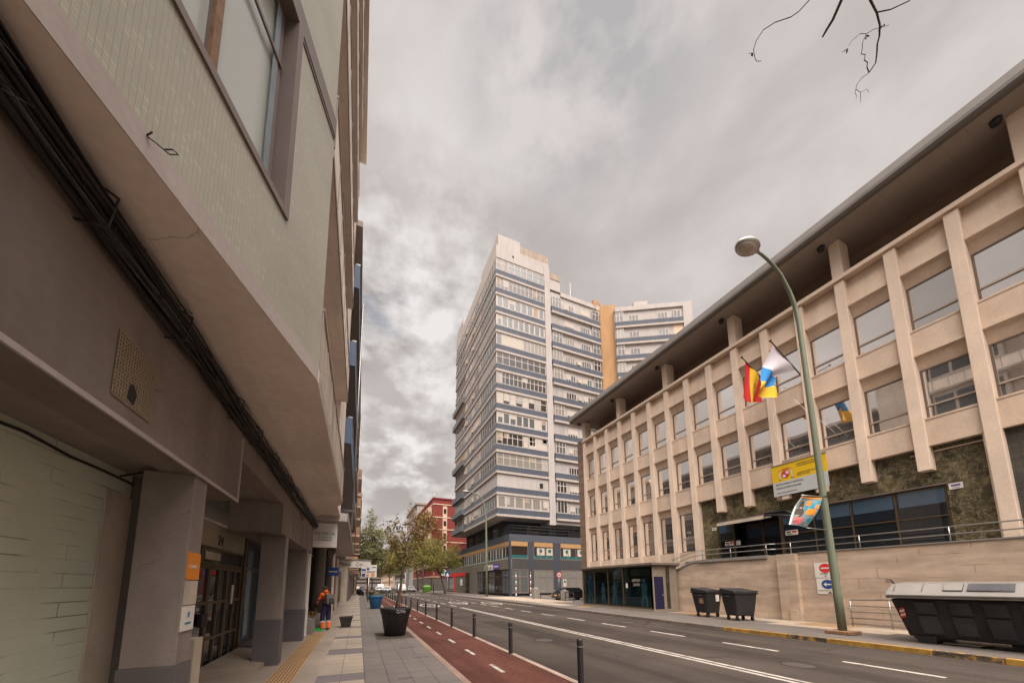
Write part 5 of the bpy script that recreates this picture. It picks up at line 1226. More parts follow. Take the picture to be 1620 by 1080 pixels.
# young tree growing in the black planter
yt = thing('young_tree', 'young leaning tree with sparse brown leaves growing in the black planter', 'tree', (1.21, 11.7, .9), 'street trees')
q = random.Random(31)
m = MB(); m.tube([(1.20, 11.7, .85), (1.27, 11.7, 1.3), (1.35, 11.7, 1.75), (1.40, 11.7, 2.3), (1.45, 11.7, 2.95), (1.58, 11.7, 3.45)], [.045, .040, .036, .032, .027, .02], 8); m.build('trunk', 'bark', yt)
m = MB(); m.tube([(1.30, 11.62, .85), (1.40, 11.64, 1.95)], .022, 6); m.tube([(1.42, 11.65, 1.9), (1.33, 11.72, 1.92), (1.40, 11.60, 1.94)], .012, 5); m.build('stake', 'rust', yt)
tips = []
for a, b_, r0 in (((1.45, 11.7, 2.9), (.83, 11.6, 3.72), .014), ((1.45, 11.7, 2.95), (2.05, 11.8, 3.95), .016), ((1.58, 11.7, 3.45), (1.95, 11.6, 4.35), .014), ((1.58, 11.7, 3.45), (2.55, 11.9, 4.2), .013), ((1.42, 11.7, 2.5), (1.0, 11.9, 3.15), .012), ((1.44, 11.7, 2.7), (2.0, 11.4, 3.3), .012), ((1.52, 11.7, 3.2), (1.2, 11.5, 3.9), .012), ((1.42, 11.7, 2.4), (1.75, 11.9, 2.9), .010)):
    m = MB(); P = limb(m, a, b_, r0, .004, q, 6, .05, 5)
    for k in range(9):
        s = P[q.randint(1, 6)]; e = s + Vector((q.gauss(0, .28), q.gauss(0, .28), q.gauss(.0, .2))); limb(m, s, e, .004, .002, q, 3, .05, 4); tips.append((s, e))
    tips.append((P[3], P[6])); m.build('limb', 'twig', yt)
m = MB()
for s, e in tips:
    for k in range(15):
        c = s.lerp(e, q.uniform(.2, 1.08)) + Vector((q.gauss(0, .04), q.gauss(0, .04), q.gauss(-.02, .04))); leafquad(m, c, .105, q, .8)
m.build('crown', 'leaf_brown', yt, uv=False)
m = MB()
for k in range(120):
    c = Vector((1.2 + q.gauss(0, .2), 25.2 + q.gauss(0, .2), .98 + abs(q.gauss(0, .14)))); leafquad(m, c, .12, q, .2)
m.build('leaves', 'leaf_pale', pw, uv=False)
m = MB(); [m.tube([(1.2, 25.2, .9), (1.2 + q.gauss(0, .15), 25.2 + q.gauss(0, .15), 1.2)], .008, 4) for k in range(6)]; m.build('stem', 'twig', pw)

# bare tree behind the camera whose twigs hang into the top right of the picture
bt = thing('bare_tree', 'bare twigs of a leafless tree hanging into the top right of the sky', 'tree', (1.25, -2.2, PZ))
m = MB(); limb(m, (1.25, -2.2, PZ), (1.5, -1.9, 3.4), .08, .055, q, 5, .012, 8); m.build('trunk', 'bark', bt)
m = MB(); m.tube([(1.5, -1.9, 3.4), (2.0, -1.4, 5.0), (2.5, -.8, 6.2), (3.0, .1, 6.75), (3.3, .6, 6.6), (3.34, .8, 6.04 + .35)], [.05, .04, .03, .022, .016, .010], 8); m.tube([(2.5, -.8, 6.2), (2.9, .2, 6.9), (3.02, .75, 6.55), (3.05, 1.0, 6.22)], [.02, .014, .008, .004], 6)
m.tube([(3.3, .6, 6.6), (3.25, .75, 6.4), (3.21, .89, 6.13), (3.24, .96, 6.09), (3.245, 1.0, 6.075), (3.25, 1.03, 6.06)], [.013, .012, .011, .010, .009, .006], 7)
m.build('limb', 'twig', bt)
def twig(pts, r): return MB().tube(pts, [r * .75 * (1 - .5 * i / (len(pts) - 1)) for i in range(len(pts))], 6).build('twig', 'twig', bt)
twig([(3.05, 1.0, 6.22), (3.03, 1.06, 6.21), (3.01, 1.1, 6.22), (2.94, 1.17, 6.25), (2.9, 1.23, 6.26), (2.895, 1.28, 6.24), (2.91, 1.31, 6.22), (2.93, 1.32, 6.21), (2.96, 1.33, 6.19), (2.98, 1.33, 6.18), (3.0, 1.31, 6.16)], .005)
twig([(3.34, .8, 6.39), (3.33, .79, 6.2), (3.34, .8, 6.04), (3.38, .80, 6.01), (3.42, .8, 5.98), (3.48, .81, 5.93), (3.52, .83, 5.89), (3.54, .85, 5.87), (3.58, .87, 5.84), (3.61, .89, 5.81), (3.615, .93, 5.79)], .010)
twig([(3.42, .8, 5.98), (3.47, .75, 5.945), (3.52, .68, 5.92), (3.56, .60, 5.95), (3.6, .5, 6.1)], .006)
twig([(3.615, .93, 5.79), (3.585, .928, 5.818), (3.572, .918, 5.838), (3.545, .925, 5.855), (3.533, .912, 5.875), (3.51, .925, 5.89), (3.498, .912, 5.91), (3.47, .90, 5.925), (3.455, .87, 5.94)], .0045)
twig([(3.455, .87, 5.94), (3.47, .84, 5.935), (3.50, .81, 5.92), (3.53, .78, 5.905)], .003)
twig([(3.455, .87, 5.94), (3.42, .89, 5.955), (3.40, .93, 5.95), (3.40, .95, 5.93)], .003)
twig([(3.615, .93, 5.79), (3.60, .97, 5.79), (3.605, 1.0, 5.775), (3.62, 1.01, 5.765), (3.66, 1.0, 5.745), (3.68, .97, 5.74), (3.70, .97, 5.72)], .003)
twig([(3.62, 1.01, 5.765), (3.63, 1.02, 5.755), (3.65, 1.02, 5.735), (3.66, 1.03, 5.72)], .0025)
twig([(3.66, 1.0, 5.745), (3.68, 1.01, 5.72), (3.70, 1.02, 5.70)], .0025)
m = MB()
for c in ((3.455, .875, 5.935), (3.40, .955, 5.925), (3.50, .80, 5.925), (2.9, 1.325, 6.205)):
    for k in range(4): leafquad(m, Vector(c), .035, q, 1.2)
m.build('bud', 'twig', bt, uv=False)

# ------------------------------------------------------------------ green lamp post with banner, far lamp post
lp = thing('street_lamp', 'tall green curved street lamp on the right pavement carrying a colourful banner', 'street lamp', (15.08, 6.3, RZ))
m = MB(); m.tube([(15.08, 6.3, RZ), (15.03, 6.3, 1.5), (14.95, 6.3, 4.0), (14.88, 6.3, 6.8), (14.82, 6.3, 9.6), (14.76, 6.3, 11.4), (14.64, 6.3, 12.0), (14.40, 6.3, 12.5), (13.98, 6.3, 13.02), (13.62, 6.3, 13.25), (13.28, 6.3, 13.39), (12.95, 6.3, 13.47), (12.6, 6.3, 13.50)], [.112, .108, .098, .088, .078, .070, .067, .062, .056, .052, .048, .045, .04], 18); m.build('pole', 'green_paint', lp)
m = MB(); m.box(14.72, 15.42, 5.98, 6.62, RZ, RZ + .12); m.build('footing', 'rust', lp, bevel=.02)
m = MB(); m.ball((12.18, 6.3, 13.46), .50, .30, .17, 18, 10); m.tube([(12.75, 6.3, 13.50), (12.55, 6.3, 13.49)], [.06, .09], 12); hd = m.build('lamp_head', 'steel', lp)
MB().ball((12.14, 6.3, 13.40), .40, .24, .16, 18, 10).build('lamp_glass', 'lamp_glass', hd)
MB().lathe([(.099, 4.73), (.099, 4.80)], (14.935, 6.3, 0), 18).build('strap', 'black_metal', lp)
bn = thing('street_banner', 'orange and turquoise poster banner with a woman blown sideways from the green lamp post', 'banner', (14.8, 6.2, 4.7))
Bc = [Vector((13.44, 6.2, 4.63)), Vector((14.62, 6.2, 4.69)), Vector((13.57, 6.2, 3.60)), Vector((12.46, 6.2, 3.62))]    # TL TR BR BL
def BN(a, b, o=0.0):
    p = Bc[0].lerp(Bc[1], a).lerp(Bc[3].lerp(Bc[2], a), b); return p + Vector((0, .06 * math.sin(a * 3 + b * 4) - o, 0))
def sheet(fn, nu, nv, o=0.0):
    m = MB()
    for i in range(nu):
        for j in range(nv): m.poly([fn(i / nu, (j + 1) / nv, o), fn((i + 1) / nu, (j + 1) / nv, o), fn((i + 1) / nu, j / nv, o), fn(i / nu, j / nv, o)], 0, True)
    return m
sheet(BN, 8, 8).build('cloth', 'grey_teal', bn)
def patch(a0, a1, b0, b1, o=.006): return sheet(lambda a, b, o_: BN(a0 + (a1 - a0) * a, b0 + (b1 - b0) * b, o_), 3, 3, o)
for a0, a1, b0, b1, k in ((0, .07, 0, 1, 'sign_white'), (.08, 1, 0, .05, 'orange_sign'), (.45, .62, .12, .3, 'orange_sign'), (.5, .9, .42, .62, 'orange_sign'), (.62, .80, .22, .40, 'cyan'), (.84, .97, .10, .22, 'cyan'), (.42, .56, .30, .48, 'cyan'), (.72, .95, .72, .84, 'cyan'), (.55, .66, .86, .97, 'cyan'), (.80, .95, .28, .40, 'orange_sign'), (.12, .5, .72, .97, 'pink'), (.7, .8, .9, .96, 'orange_sign')):
    patch(a0, a1, b0, b1).build('printed_patch', k, bn)
m = MB()
for a, b, ra, rb_, k in ((.27, .30, .10, .16, 0), (.27, .33, .065, .10, 1), (.26, .55, .17, .16, 0)):
    n = 18; m.poly([BN(a + ra * math.cos(2 * math.pi * i / n), b + rb_ * math.sin(2 * math.pi * i / n), .010 + k * .003) for i in range(n)][::-1], k)
m.build('printed_woman', ['hair', 'skin'], bn)
bx_r = (Bc[1] - Bc[0]).normalized(); bx_u = (Bc[0] - Bc[3]).normalized()
lettering('mucho', .24, BN(.12, .73, .02), bx_r, bx_u, 'sign_white', bn, squeeze=.8); lettering('carnaval', .17, BN(.10, .90, .02), bx_r, bx_u, 'red_paint', bn, squeeze=.8)
m = MB(); m.tube([(14.95, 6.3, 4.77), (13.40, 6.2, 4.66)], .018, 6); m.tube([(14.95, 6.3, 3.62), (13.5, 6.2, 3.58)], .012, 6); m.build('arm', 'steel', bn)
l2 = thing('street_lamp', 'slim grey green street lamp in front of the tower', 'street lamp', (16.9, 44, RZ))
m = MB(); m.tube([(16.9, 44, RZ), (16.85, 44, 6), (16.79, 44, 11.2), (16.68, 44, 12.5), (16.4, 44, 13.5), (16.0, 44, 14.2), (15.62, 44, 14.56), (15.0, 44, 14.8), (14.4, 44, 14.92)], [.16, .14, .11, .10, .09, .085, .08, .075, .07], 10); m.build('pole', 'green_paint', l2)
MB().ball((13.8, 44, 14.92), .65, .3, .16, 12, 8).build('lamp_head', 'steel', l2)

# ------------------------------------------------------------------ flags
fp = thing('flag', 'red and yellow flag hanging from a slanting pole on the office facade', 'flag', (19.3, 9.4, 11.3))
m = MB(); m.tube([(19.35, 9.4, 11.27), (16.80, 9.4, 12.62)], .028, 8); m.ball((16.78, 9.4, 12.63), .055, .055, .055, 8, 6); m.tube([(19.3, 9.38, 11.75), (18.7, 9.4, 11.62)], .012, 5); m.build('pole', 'bark', fp)
def span(a, b, o):
    top = Vector((17.02, 9.4, 12.48)).lerp(Vector((18.35, 9.4, 11.80)), a)
    bot = Vector((16.78, 9.42, 10.66)).lerp(Vector((17.75, 9.45, 10.30)), a)
    mid = (top + bot) * .5 + Vector((-.05 + .25 * (1 - a) * 0, 0, 0))
    p = top.lerp(bot, b)
    fold = .13 * math.sin(a * 9 + b * 1.4) * (.2 + .8 * b)
    p += Vector((.10 * math.sin(a * 7 + 1) * b, fold, -.22 * math.sin(a * 5.3) * b * b))
    return p
def flagsheet(fn, bands, nu, nv, axis):
    m = MB()
    for i in range(nu):
        for j in range(nv):
            t = (i + .5) / nu if axis == 0 else (j + .5) / nv
            k = sum(t > s for s in bands)
            m.poly([fn(i / nu, j / nv, 0), fn((i + 1) / nu, j / nv, 0), fn((i + 1) / nu, (j + 1) / nv, 0), fn(i / nu, (j + 1) / nv, 0)], k, True)
    return m
flagsheet(span, (.26, .76), 30, 16, 0).build('cloth', ['red_flag', 'yellow_flag', 'red_flag'], fp)
m = MB()
for a, b in ((.42, .45), (.47, .50), (.44, .54), (.50, .46)): m.poly([span(a, b, 0) + Vector((0, -.02, 0)), span(a + .05, b, 0) + Vector((0, -.02, 0)), span(a + .05, b + .05, 0) + Vector((0, -.02, 0)), span(a, b + .05, 0) + Vector((0, -.02, 0))])
m.build('coat_of_arms', 'crest_red', fp)
fc = thing('flag', 'white blue and yellow flag blowing from the right hand pole on the office facade', 'flag', (19.3, 8.4, 11.7))
m = MB(); m.tube([(19.35, 8.4, 11.66), (17.20, 8.4, 12.86)], .028, 8); m.ball((17.18, 8.4, 12.87), .055, .055, .055, 8, 6); m.build('pole', 'bark', fc)
def can(a, b, o):
    rows = [(Vector((17.38, 8.4, 12.72)), Vector((18.92, 8.4, 11.88))), (Vector((16.55, 8.4, 11.52)), Vector((17.42, 8.4, 11.20))), (Vector((16.10, 8.4, 10.60)), Vector((16.92, 8.4, 10.55))), (Vector((15.72, 8.4, 10.12)), Vector((16.98, 8.4, 9.86)))]
    t = b * 3; i = min(int(t), 2); f = t - i; f = f * f * (3 - 2 * f) * .5 + f * .5
    p = rows[i][0].lerp(rows[i][1], a).lerp(rows[i + 1][0].lerp(rows[i + 1][1], a), f)
    return p + Vector((0, .13 * math.sin(a * 7 + b * 5) * (.3 + b), .10 * math.sin(a * 3.1) * (1 - b) * -1))
flagsheet(can, (.36, .66), 16, 30, 1).build('cloth', ['white_flag', 'blue_flag', 'yellow_flag'], fc)
m = MB(); off = Vector((0, -.03, 0))
for k in range(10):
    a = 2 * math.pi * k / 10; c0, c1 = (.48 + .16 * math.cos(a), .54 + .055 * math.sin(a)), (.48 + .16 * math.cos(a + .5), .54 + .055 * math.sin(a + .5))
    m.poly([can(*c0, 0) + off, can(*c1, 0) + off, can(c1[0] * .9 + .048, c1[1] * .9 + .054, 0) + off, can(c0[0] * .9 + .048, c0[1] * .9 + .054, 0) + off])
m.build('coat_of_arms', 'crest_red', fc)
rp_ = thing('rope', 'loose white halyard cord hanging from the flag poles across the windows', 'rope', (19, 9, 11))
m = MB(); m.tube([(19.2, 9.6, 10.4), (19.1, 9.6, 9.6), (19.05, 9.5, 8.9), (19.1, 9.3, 8.55), (19.15, 9.1, 8.6)], .010, 5); m.tube([(18.95, 8.6, 10.5), (18.95, 8.2, 9.7), (19.0, 7.7, 8.9), (19.1, 7.4, 8.3)], .010, 5); m.build('cord', 'sign_white', rp_)

# ------------------------------------------------------------------ bins and waste container
def bin_(loc, rz, label):
    t = thing('wheelie_bin', label, 'bin', (0, 0, 0), 'dark four wheeled waste bins by the ramp wall')
    def fr(x0, y0, z0, x1, y1, z1, m, mi=0): m.hexa([(-x0, -y0, z0), (x0, -y0, z0), (x0, y0, z0), (-x0, y0, z0), (-x1, -y1, z1), (x1, -y1, z1), (x1, y1, z1), (-x1, y1, z1)], mi)
    m = MB(); fr(.47, .34, .20, .60, .46, 1.12, m); m.build('body', 'black_plastic', t, bevel=.05, seg=3)
    m = MB(); fr(.64, .50, 1.10, .645, .505, 1.16, m); m.build('rim', 'black_plastic', t, bevel=.012)
    m = MB(); m.hexa([(-.63, -.50, 1.165), (.63, -.50, 1.165), (.63, .49, 1.165), (-.63, .49, 1.165), (-.60, -.44, 1.23), (.60, -.44, 1.23), (.62, .47, 1.34), (-.62, .47, 1.34)]); ld = m.build('lid', 'black_plastic', t, bevel=.03, seg=3)
    m = MB()
    for x in (-.45, .45): m.tube([(x - .1, -.50, 1.20), (x - .1, -.57, 1.22), (x + .1, -.57, 1.22), (x + .1, -.50, 1.20)], .014, 6)
    m.build('handle', 'black_plastic', ld)
    m = MB()
    for s in (-1, 1): m.tube([(s * .62, -.2, 1.0), (s * .72, -.2, 1.0), (s * .72, .2, 1.0), (s * .62, .2, 1.0)], .016, 6)
    m.build('lifting_bar', 'black_metal', t)
    for x in (-.40, .40):
        for y in (-.27, .27):
            m = MB(); m.cyl((x - .03, y, .085), (x + .03, y, .085), .085, 14); m.box(x - .045, x + .045, y - .04, y + .04, .15, .21); m.build('wheel', 'tyre', t)
    return t
w1 = bin_(None, 0, 'dark waste bin with white label, left of the two by the ramp wall')
w2 = dup(w1, (16.55, 10.40, RZ), 'plain dark waste bin, right of the two by the ramp wall', R(-16))
w1.location = (16.85, 12.15, RZ); w1.rotation_euler = (0, 0, R(0)); w1.scale = (.92, .92, 1.10); w2.scale = (.92, .92, 1.10)
m = MB(); m.box(.10, .36, -.452, -.438, .72, 1.02); m.build('label_sticker', 'sign_white', w1, local=True)
m = MB(); m.box(-.587, -.58, -.22, .02, .62, .86); m.build('worn_sticker', 'rust', w1, local=True)
wc = thing('waste_container', 'large dark ribbed waste container with pale lid at the kerb on the right edge', 'container', (15.4, 3.2, RZ))
CY0, CY1 = 1.35, 4.95
CB = Wall((14.5, CY1), (0, -1), (-1, 0)); LN = CY1 - CY0
m = MB()
m.hexa([(14.86, CY0 + .2, .30), (14.86, CY1 - .16, .30), (16.2, CY1 - .16, .30), (16.2, CY0 + .2, .30), (14.52, CY0, 1.36), (14.52, CY1, 1.36), (16.5, CY1, 1.36), (16.5, CY0, 1.36)])
m.build('body', 'black_plastic', wc, bevel=.05, seg=3)
mat('panel_dark', (.034, .033, .036), .5, var=.5, scale=2.4, streak=.35, fine=.2, spec=.5, bump=.1, bscale=12)
def slant(u, z, o): return CB.p(u, -(.36 - .34 * (z - .30) / 1.06) + o - .0, z)
for k, (u0, u1) in enumerate(((.42, .80), (1.0, 1.36), (1.52, 1.88), (2.04, 2.4), (2.58, 2.94), (3.1, 3.4))):
    m = MB()
    for z0, z1 in ((.40, .92), (.945, 1.30)):
        m.hexa([slant(u0 + .03, z0, -.05), slant(u1 + .03, z0, -.05), slant(u1, z1, -.05), slant(u0, z1, -.05), slant(u0 + .05, z0 + .02, .035), slant(u1 + .01, z0 + .02, .035), slant(u1 - .02, z1 - .02, .035), slant(u0 + .02, z1 - .02, .035)])
    m.build('rib_panel', 'panel_dark', wc)
m = MB()
for q_ in range(5):
    z = .80 + q_ * .055; m.poly([slant(.12, z, .012), slant(.22, z + .04, .012), slant(.22, z + .095, .012), slant(.12, z + .055, .012)], q_ % 2)
m.build('reflector', ['red_paint', 'sign_white'], wc)
m = MB()
m.extr([(14.44, CY1 + .04, 1.37), (14.42, CY1 + .04, 1.47), (14.50, CY1 + .04, 1.56), (14.72, CY1 - .02, 1.78), (15.6, CY1 - .02, 1.84), (16.4, CY1 - .02, 1.74), (16.58, CY1 + .04, 1.5), (16.58, CY1 + .04, 1.37)], (0, -LN - .08, 0)); ldd = m.build('lid', 'lid_pale', wc, bevel=.015)
m = MB(); m.wb(CB, -.05, LN + .05, .055, .085, 1.385, 1.40); m.wb(CB, -.05, LN + .05, .055, .088, 1.44, 1.452)
m.build('lid_groove', 'lid_groove', ldd)
def lidp(u, t, o): return CB.p(u, -.0 - .22 * t + o * -0 , 1.56 + .22 * t) + Vector((-.012 - o, 0, .012 + o))
for u0, u1, k, n_ in ((.98, 1.28, 'lid_pale', 'hatch'), (1.36, 2.02, 'panel_dark', 'dark_hatch')):
    m = MB(); A = [lidp(u0, .12, 0), lidp(u1, .12, 0), lidp(u1, .9, 0), lidp(u0, .9, 0)]; m.extr(A, (-.012, 0, .012)); h = m.build(n_, k, ldd)
    m = MB(); m.tube([*A, A[0]], .012, 5); m.build('hatch_rim', 'panel_dark' if k == 'lid_pale' else 'lid_pale', h)
m = MB(); m.tube([lidp(.1, 0, .0), lidp(.1, 1, .0)], .008, 5); m.tube([lidp(.62, 0, .0), lidp(.62, 1, .0)], .008, 5); m.build('lid_seam', 'lid_groove', ldd)
m = MB(); m.tube([(14.75, CY1 - .05, 1.78), (14.75, CY1, 1.90), (14.62, CY1 + .05, 1.90)], .018, 6); m.tube([(14.75, CY1, 1.84), (14.75, CY1 + .12, 1.84)], .015, 6); m.build('hinge_arm', 'black_metal', wc)
for y_ in (CY1 - .45, CY1 - 1.9, CY0 + .5):
    m = MB(); m.cyl((14.98, y_, .27), (15.10, y_, .27), .15, 16); m.box(14.95, 15.14, y_ - .06, y_ + .06, .27, .42); m.build('wheel', 'tyre', wc)
m = MB(); m.hexa([(14.85, CY1 - .62, RZ), (14.85, CY1 - .36, RZ), (16.1, CY1 - .36, RZ), (16.1, CY1 - .62, RZ), (14.82, CY1 - .66, .34), (14.82, CY1 - .22, .34), (16.2, CY1 - .22, .34), (16.2, CY1 - .66, .34)]); m.build('foot', 'black_plastic', wc)
m = MB(); m.box(14.95, 15.0, CY0 + .3, CY1 - .5, .30, .36); m.box(15.0, 15.9, CY1 - 1.3, CY1 - .7, .16, .19, 1); m.box(15.0, 15.9, CY1 - 2.6, CY1 - 2.1, .16, .19, 1); m.build('pedal_bar', ['black_metal', 'steel'], wc)
# ------------------------------------------------------------------ side street furniture
for (x, y, h_, wd), lab in (((19.55, 34.8, 1.32, .38), 'left concrete block with rounded top at the side street mouth'), ((19.75, 29.2, 1.15, .30), 'concrete block beside the parked dark car at the side street mouth')):
    t = thing('concrete_block', lab, 'bollard block', (x, y, RZ), 'concrete blocks at the side street')
    MB().box(x - wd, x + wd, y - .3, y + .3, RZ, h_).build('block', 'concrete', t, bevel=.03)
    MB().ball((x, y, h_), wd * .8, .26, .13, 12, 6).build('cap', 'concrete', t)
t = thing('bench', 'low concrete barrier beside the left concrete block behind the parked dark car', 'barrier', (21.6, 35, RZ))
MB().box(19.95, 24.6, 34.8, 35.1, .85, 1.12).build('seat', 'concrete', t); MB().box(19.95, 24.6, 34.85, 35.05, .42, .56).build('rail', 'concrete', t)
for x in (20.2, 22.0, 24.2): MB().box(x, x + .14, 34.85, 35.05, RZ, .42).build('leg', 'concrete', t)
t = thing('metal_barrier', 'dark metal hoop barrier right of the concrete block by the kiosk', 'barrier', (19.4, 27, RZ))
MB().tube([(19.2, 28.3, RZ), (19.2, 28.3, 1.0), (19.0, 26.6, 1.0), (19.0, 26.6, RZ)], .04, 8).build('hoop', 'black_metal', t); MB().tube([(19.2, 28.3, .55), (19.0, 26.6, .55)], .025, 6).build('rail', 'black_metal', t)
def pole_sign(x, y, h, label, disc, striped=False):
    t = thing('sign_post', label, 'road sign', (x, y, RZ))
    if striped:
        m = MB(); n = 8
        for k in range(n): m.cyl((x, y, RZ + h * k / n), (x, y, RZ + h * (k + 1) / n), .07, 10, k % 2)
        m.build('post', ['sign_white', 'rust'], t)
    else: MB().cyl((x, y, RZ), (x, y, h), .035, 8).build('post', 'steel', t)
    if disc: disc(t, x, y, h)
    return t
def noent(t, x, y, h):
    m = MB(); m.disc((x, y - .05, h), (1, 0, 0), (0, 0, 1), .40, .40, 24, 0); m.disc((x, y - .054, h), (1, 0, 0), (0, 0, 1), .27, .27, 24, 1); m.box(x - .08, x + .08, y - .06, y - .058, h - .12, h + .12, 2); m.build('plate', ['red_paint', 'sign_white', 'ink_dark'], t)
def whitep(t, x, y, h): 
    m = MB(); m.box(x - .22, x + .22, y - .06, y - .04, h - .9, h, 0); m.box(x - .12, x + .12, y - .064, y - .061, h - .45, h - .15, 1); m.build('plate', ['sign_white', 'ink_dark'], t)
pole_sign(23.7, 36.2, 3.0, 'round red and white road sign on a thin post by the side street', noent)
pole_sign(24.4, 36.0, 2.45, 'small white rectangular sign on a post in front of the dark car', whitep)
pole_sign(20.3, 41.6, 3.45, 'red and white striped pole nearest the tower corner', None, True)
pole_sign(21.6, 39.8, 3.4, 'red and white striped pole right of the tower corner', None, True)
def bluep(t, x, y, h):
    m = MB(); m.box(x - .45, x + .45, y - .05, y - .03, h - .9, h, 0); m.poly([(x - .3, y - .056, h - .75), (x + .3, y - .056, h - .75), (x, y - .056, h - .15)], 1); m.build('plate', ['sign_blue', 'sign_white'], t)
pole_sign(14.5, 57.0, 4.0, 'blue pedestrian crossing sign at the right kerb under the leaning tree', bluep)
t = thing('traffic_light', 'traffic light showing red on the right kerb beneath the trees', 'traffic light', (14.0, 66, RZ))
MB().cyl((14.0, 66, RZ), (14.0, 66, 5.4), .09, 8).build('post', 'green_paint', t); hd = MB().box(13.8, 14.2, 65.8, 66.1, 4.9, 6.1).build('housing', 'black_metal', t); MB().disc((14.0, 65.78, 5.8), (1, 0, 0), (0, 0, 1), .17).build('red_lens', 'lamp_red', hd)
t = thing('traffic_light', 'small traffic light showing green far down the street', 'traffic light', (11.2, 98, 0))
MB().cyl((11.2, 98, 0), (11.2, 98, 3.6), .09, 8).build('post', 'black_metal', t); hd = MB().box(11.0, 11.4, 97.8, 98.1, 2.5, 3.7).build('housing', 'black_metal', t); MB().disc((11.2, 97.78, 2.8), (1, 0, 0), (0, 0, 1), .20).build('green_lens', 'lamp_green', hd)
t = thing('pharmacy_sign', 'white sign with green cross on the red building front', 'sign', (22.8, 94.6, 5))
MB().box(21.9, 23.6, 94.5, 94.7, 4.4, 6.3).build('panel', 'sign_white', t); m = MB(); m.box(22.55, 22.95, 94.46, 94.49, 4.75, 5.95); m.box(22.2, 23.3, 94.465, 94.492, 5.15, 5.55); m.build('cross', 'green_plastic', t)
t = thing('waste_container', 'bright green recycling container at the far right kerb', 'container', (14.6, 76, RZ))
m = MB(); m.hexa([(13.9, 75.5, RZ), (15.3, 75.5, RZ), (15.3, 76.5, RZ), (13.9, 76.5, RZ), (13.7, 75.3, 1.3), (15.5, 75.3, 1.3), (15.5, 76.7, 1.3), (13.7, 76.7, 1.3)]); m.build('body', 'green_bin', t, bevel=.08); m = MB(); m.hexa([(13.7, 75.3, 1.31), (15.5, 75.3, 1.31), (15.5, 76.7, 1.31), (13.7, 76.7, 1.31), (14.0, 75.6, 1.65), (15.2, 75.6, 1.65), (15.2, 76.4, 1.65), (14.0, 76.4, 1.65)]); m.build('lid', 'green_bin', t, bevel=.05)

# ------------------------------------------------------------------ vehicles (front towards -Y at rotation 0)
def car(label, paint, loc, rz=0.0, van=False, group=None):
    t = thing('parked_van' if van else 'parked_car', label, 'van' if van else 'car', (0, 0, 0), group)
    Wd = .92 if van else .86; Ln = 2.3 if van else 2.1; hh = 1.95 if van else 1.42; belt = 1.05 if van else .88
    def shell(prof, w0, w1=None):
        m = MB(); n = len(prof); w1 = w1 or w0
        P0 = [(-(w0 if z <= belt else w1), y, z) for y, z in prof]; P1 = [((w0 if z <= belt else w1), y, z) for y, z in prof]
        m.poly(P0); m.poly(P1[::-1])
        for k in range(n): m.poly([P0[k], P1[k], P1[(k + 1) % n], P0[(k + 1) % n]][::-1])
        return m
    shell([(-Ln, .30), (-Ln - .02, .60), (-Ln + .12, belt - .12), (-Ln + .95, belt), (Ln - .25, belt), (Ln, belt - .15), (Ln, .30)], Wd).build('body', paint, t, bevel=.07, seg=3)
    if van: roof = [(-Ln + .75, belt - .02), (-Ln + 1.35, hh), (Ln - .1, hh), (Ln - .02, belt - .02)]
    else: roof = [(-Ln + .9, belt - .02), (-Ln + 1.65, hh), (Ln - 1.0, hh), (Ln - .2, belt - .02)]
    shell(roof, Wd - .04, Wd - .14).build('cabin', paint, t, bevel=.06, seg=3)
    (y0, z0), (y1, z1), (y2, z2), (y3, z3) = roof; wl = Wd - .2
    m = MB(); e = .03
    m.poly([(-wl, y0 + .12 - e, z0 + .10), (wl, y0 + .12 - e, z0 + .10), (wl - .08, y1 - .05 - e, z1 - .09), (-wl + .08, y1 - .05 - e, z1 - .09)]); m.build('windscreen', 'dark_glass', t)
    if not van:
        m = MB(); m.poly([(-wl, y3 - .1 + e, z3 + .10), (-wl + .08, y2 + .08 + e, z2 - .09), (wl - .08, y2 + .08 + e, z2 - .09), (wl, y3 - .1 + e, z3 + .10)]); m.build('back_window', 'dark_glass', t)
    for s in (-1, 1):
        m = MB(); xb, xt = s * (Wd - .02), s * (Wd - .10)
        m.poly([(xb, y0 + .35, belt + .06), (xb, (y2 + y1) / 2 + (0 if van else .9), belt + .06), (xt, (y2 + y1) / 2 + (-.1 if van else .6), hh - .14), (xt, y1 + .12, hh - .14)]); m.build('side_window', 'dark_glass', t)
        m = MB(); m.box(s * Wd - .09 * (s < 0) - .0, s * Wd + .09 * (s > 0), y0 + .45, y0 + .60, belt + .02, belt + .16); m.build('mirror', paint, t)
        m = MB(); m.ball((s * (Wd - .24), -Ln + .03, belt - .24), .17, .08, .10, 10, 6); m.build('headlight', 'frost_glass', t)
        m = MB(); m.box(s * (Wd - .14) - .1, s * (Wd - .14) + .1, Ln - .02, Ln + .025, belt - .34, belt - .16); m.build('tail_light', 'orange_sign' if paint == 'car_black' else 'red_paint', t)
        for y in (-Ln + .85, Ln - .8):
            m = MB(); m.cyl((s * (Wd - .20), y, .32), (s * (Wd + .01), y, .32), .32, 18); wh = m.build('wheel', 'tyre', t); m = MB(); m.cyl((s * (Wd - .1), y, .32), (s * (Wd + .018), y, .32), .19, 14); m.build('rim', 'steel', wh)
    m = MB(); m.box(-Wd + .3, Wd - .3, -Ln - .035, -Ln + .0, .48, .62); m.box(-Wd + .05, Wd - .05, -Ln - .03, -Ln + .05, .26, .40); m.build('grille', 'black_metal', t)
    m = MB(); m.box(-.26, .26, -Ln - .045, -Ln - .036, .40, .50); m.box(-.26, .26, Ln + .02, Ln + .03, .55, .66); m.build('number_plate', 'sign_white', t)
    t.location = loc; t.rotation_euler = (0, 0, rz); return t
car('white van driving towards the camera in the middle of the far road', 'car_white', (9.35, 80, 0), 0, True)
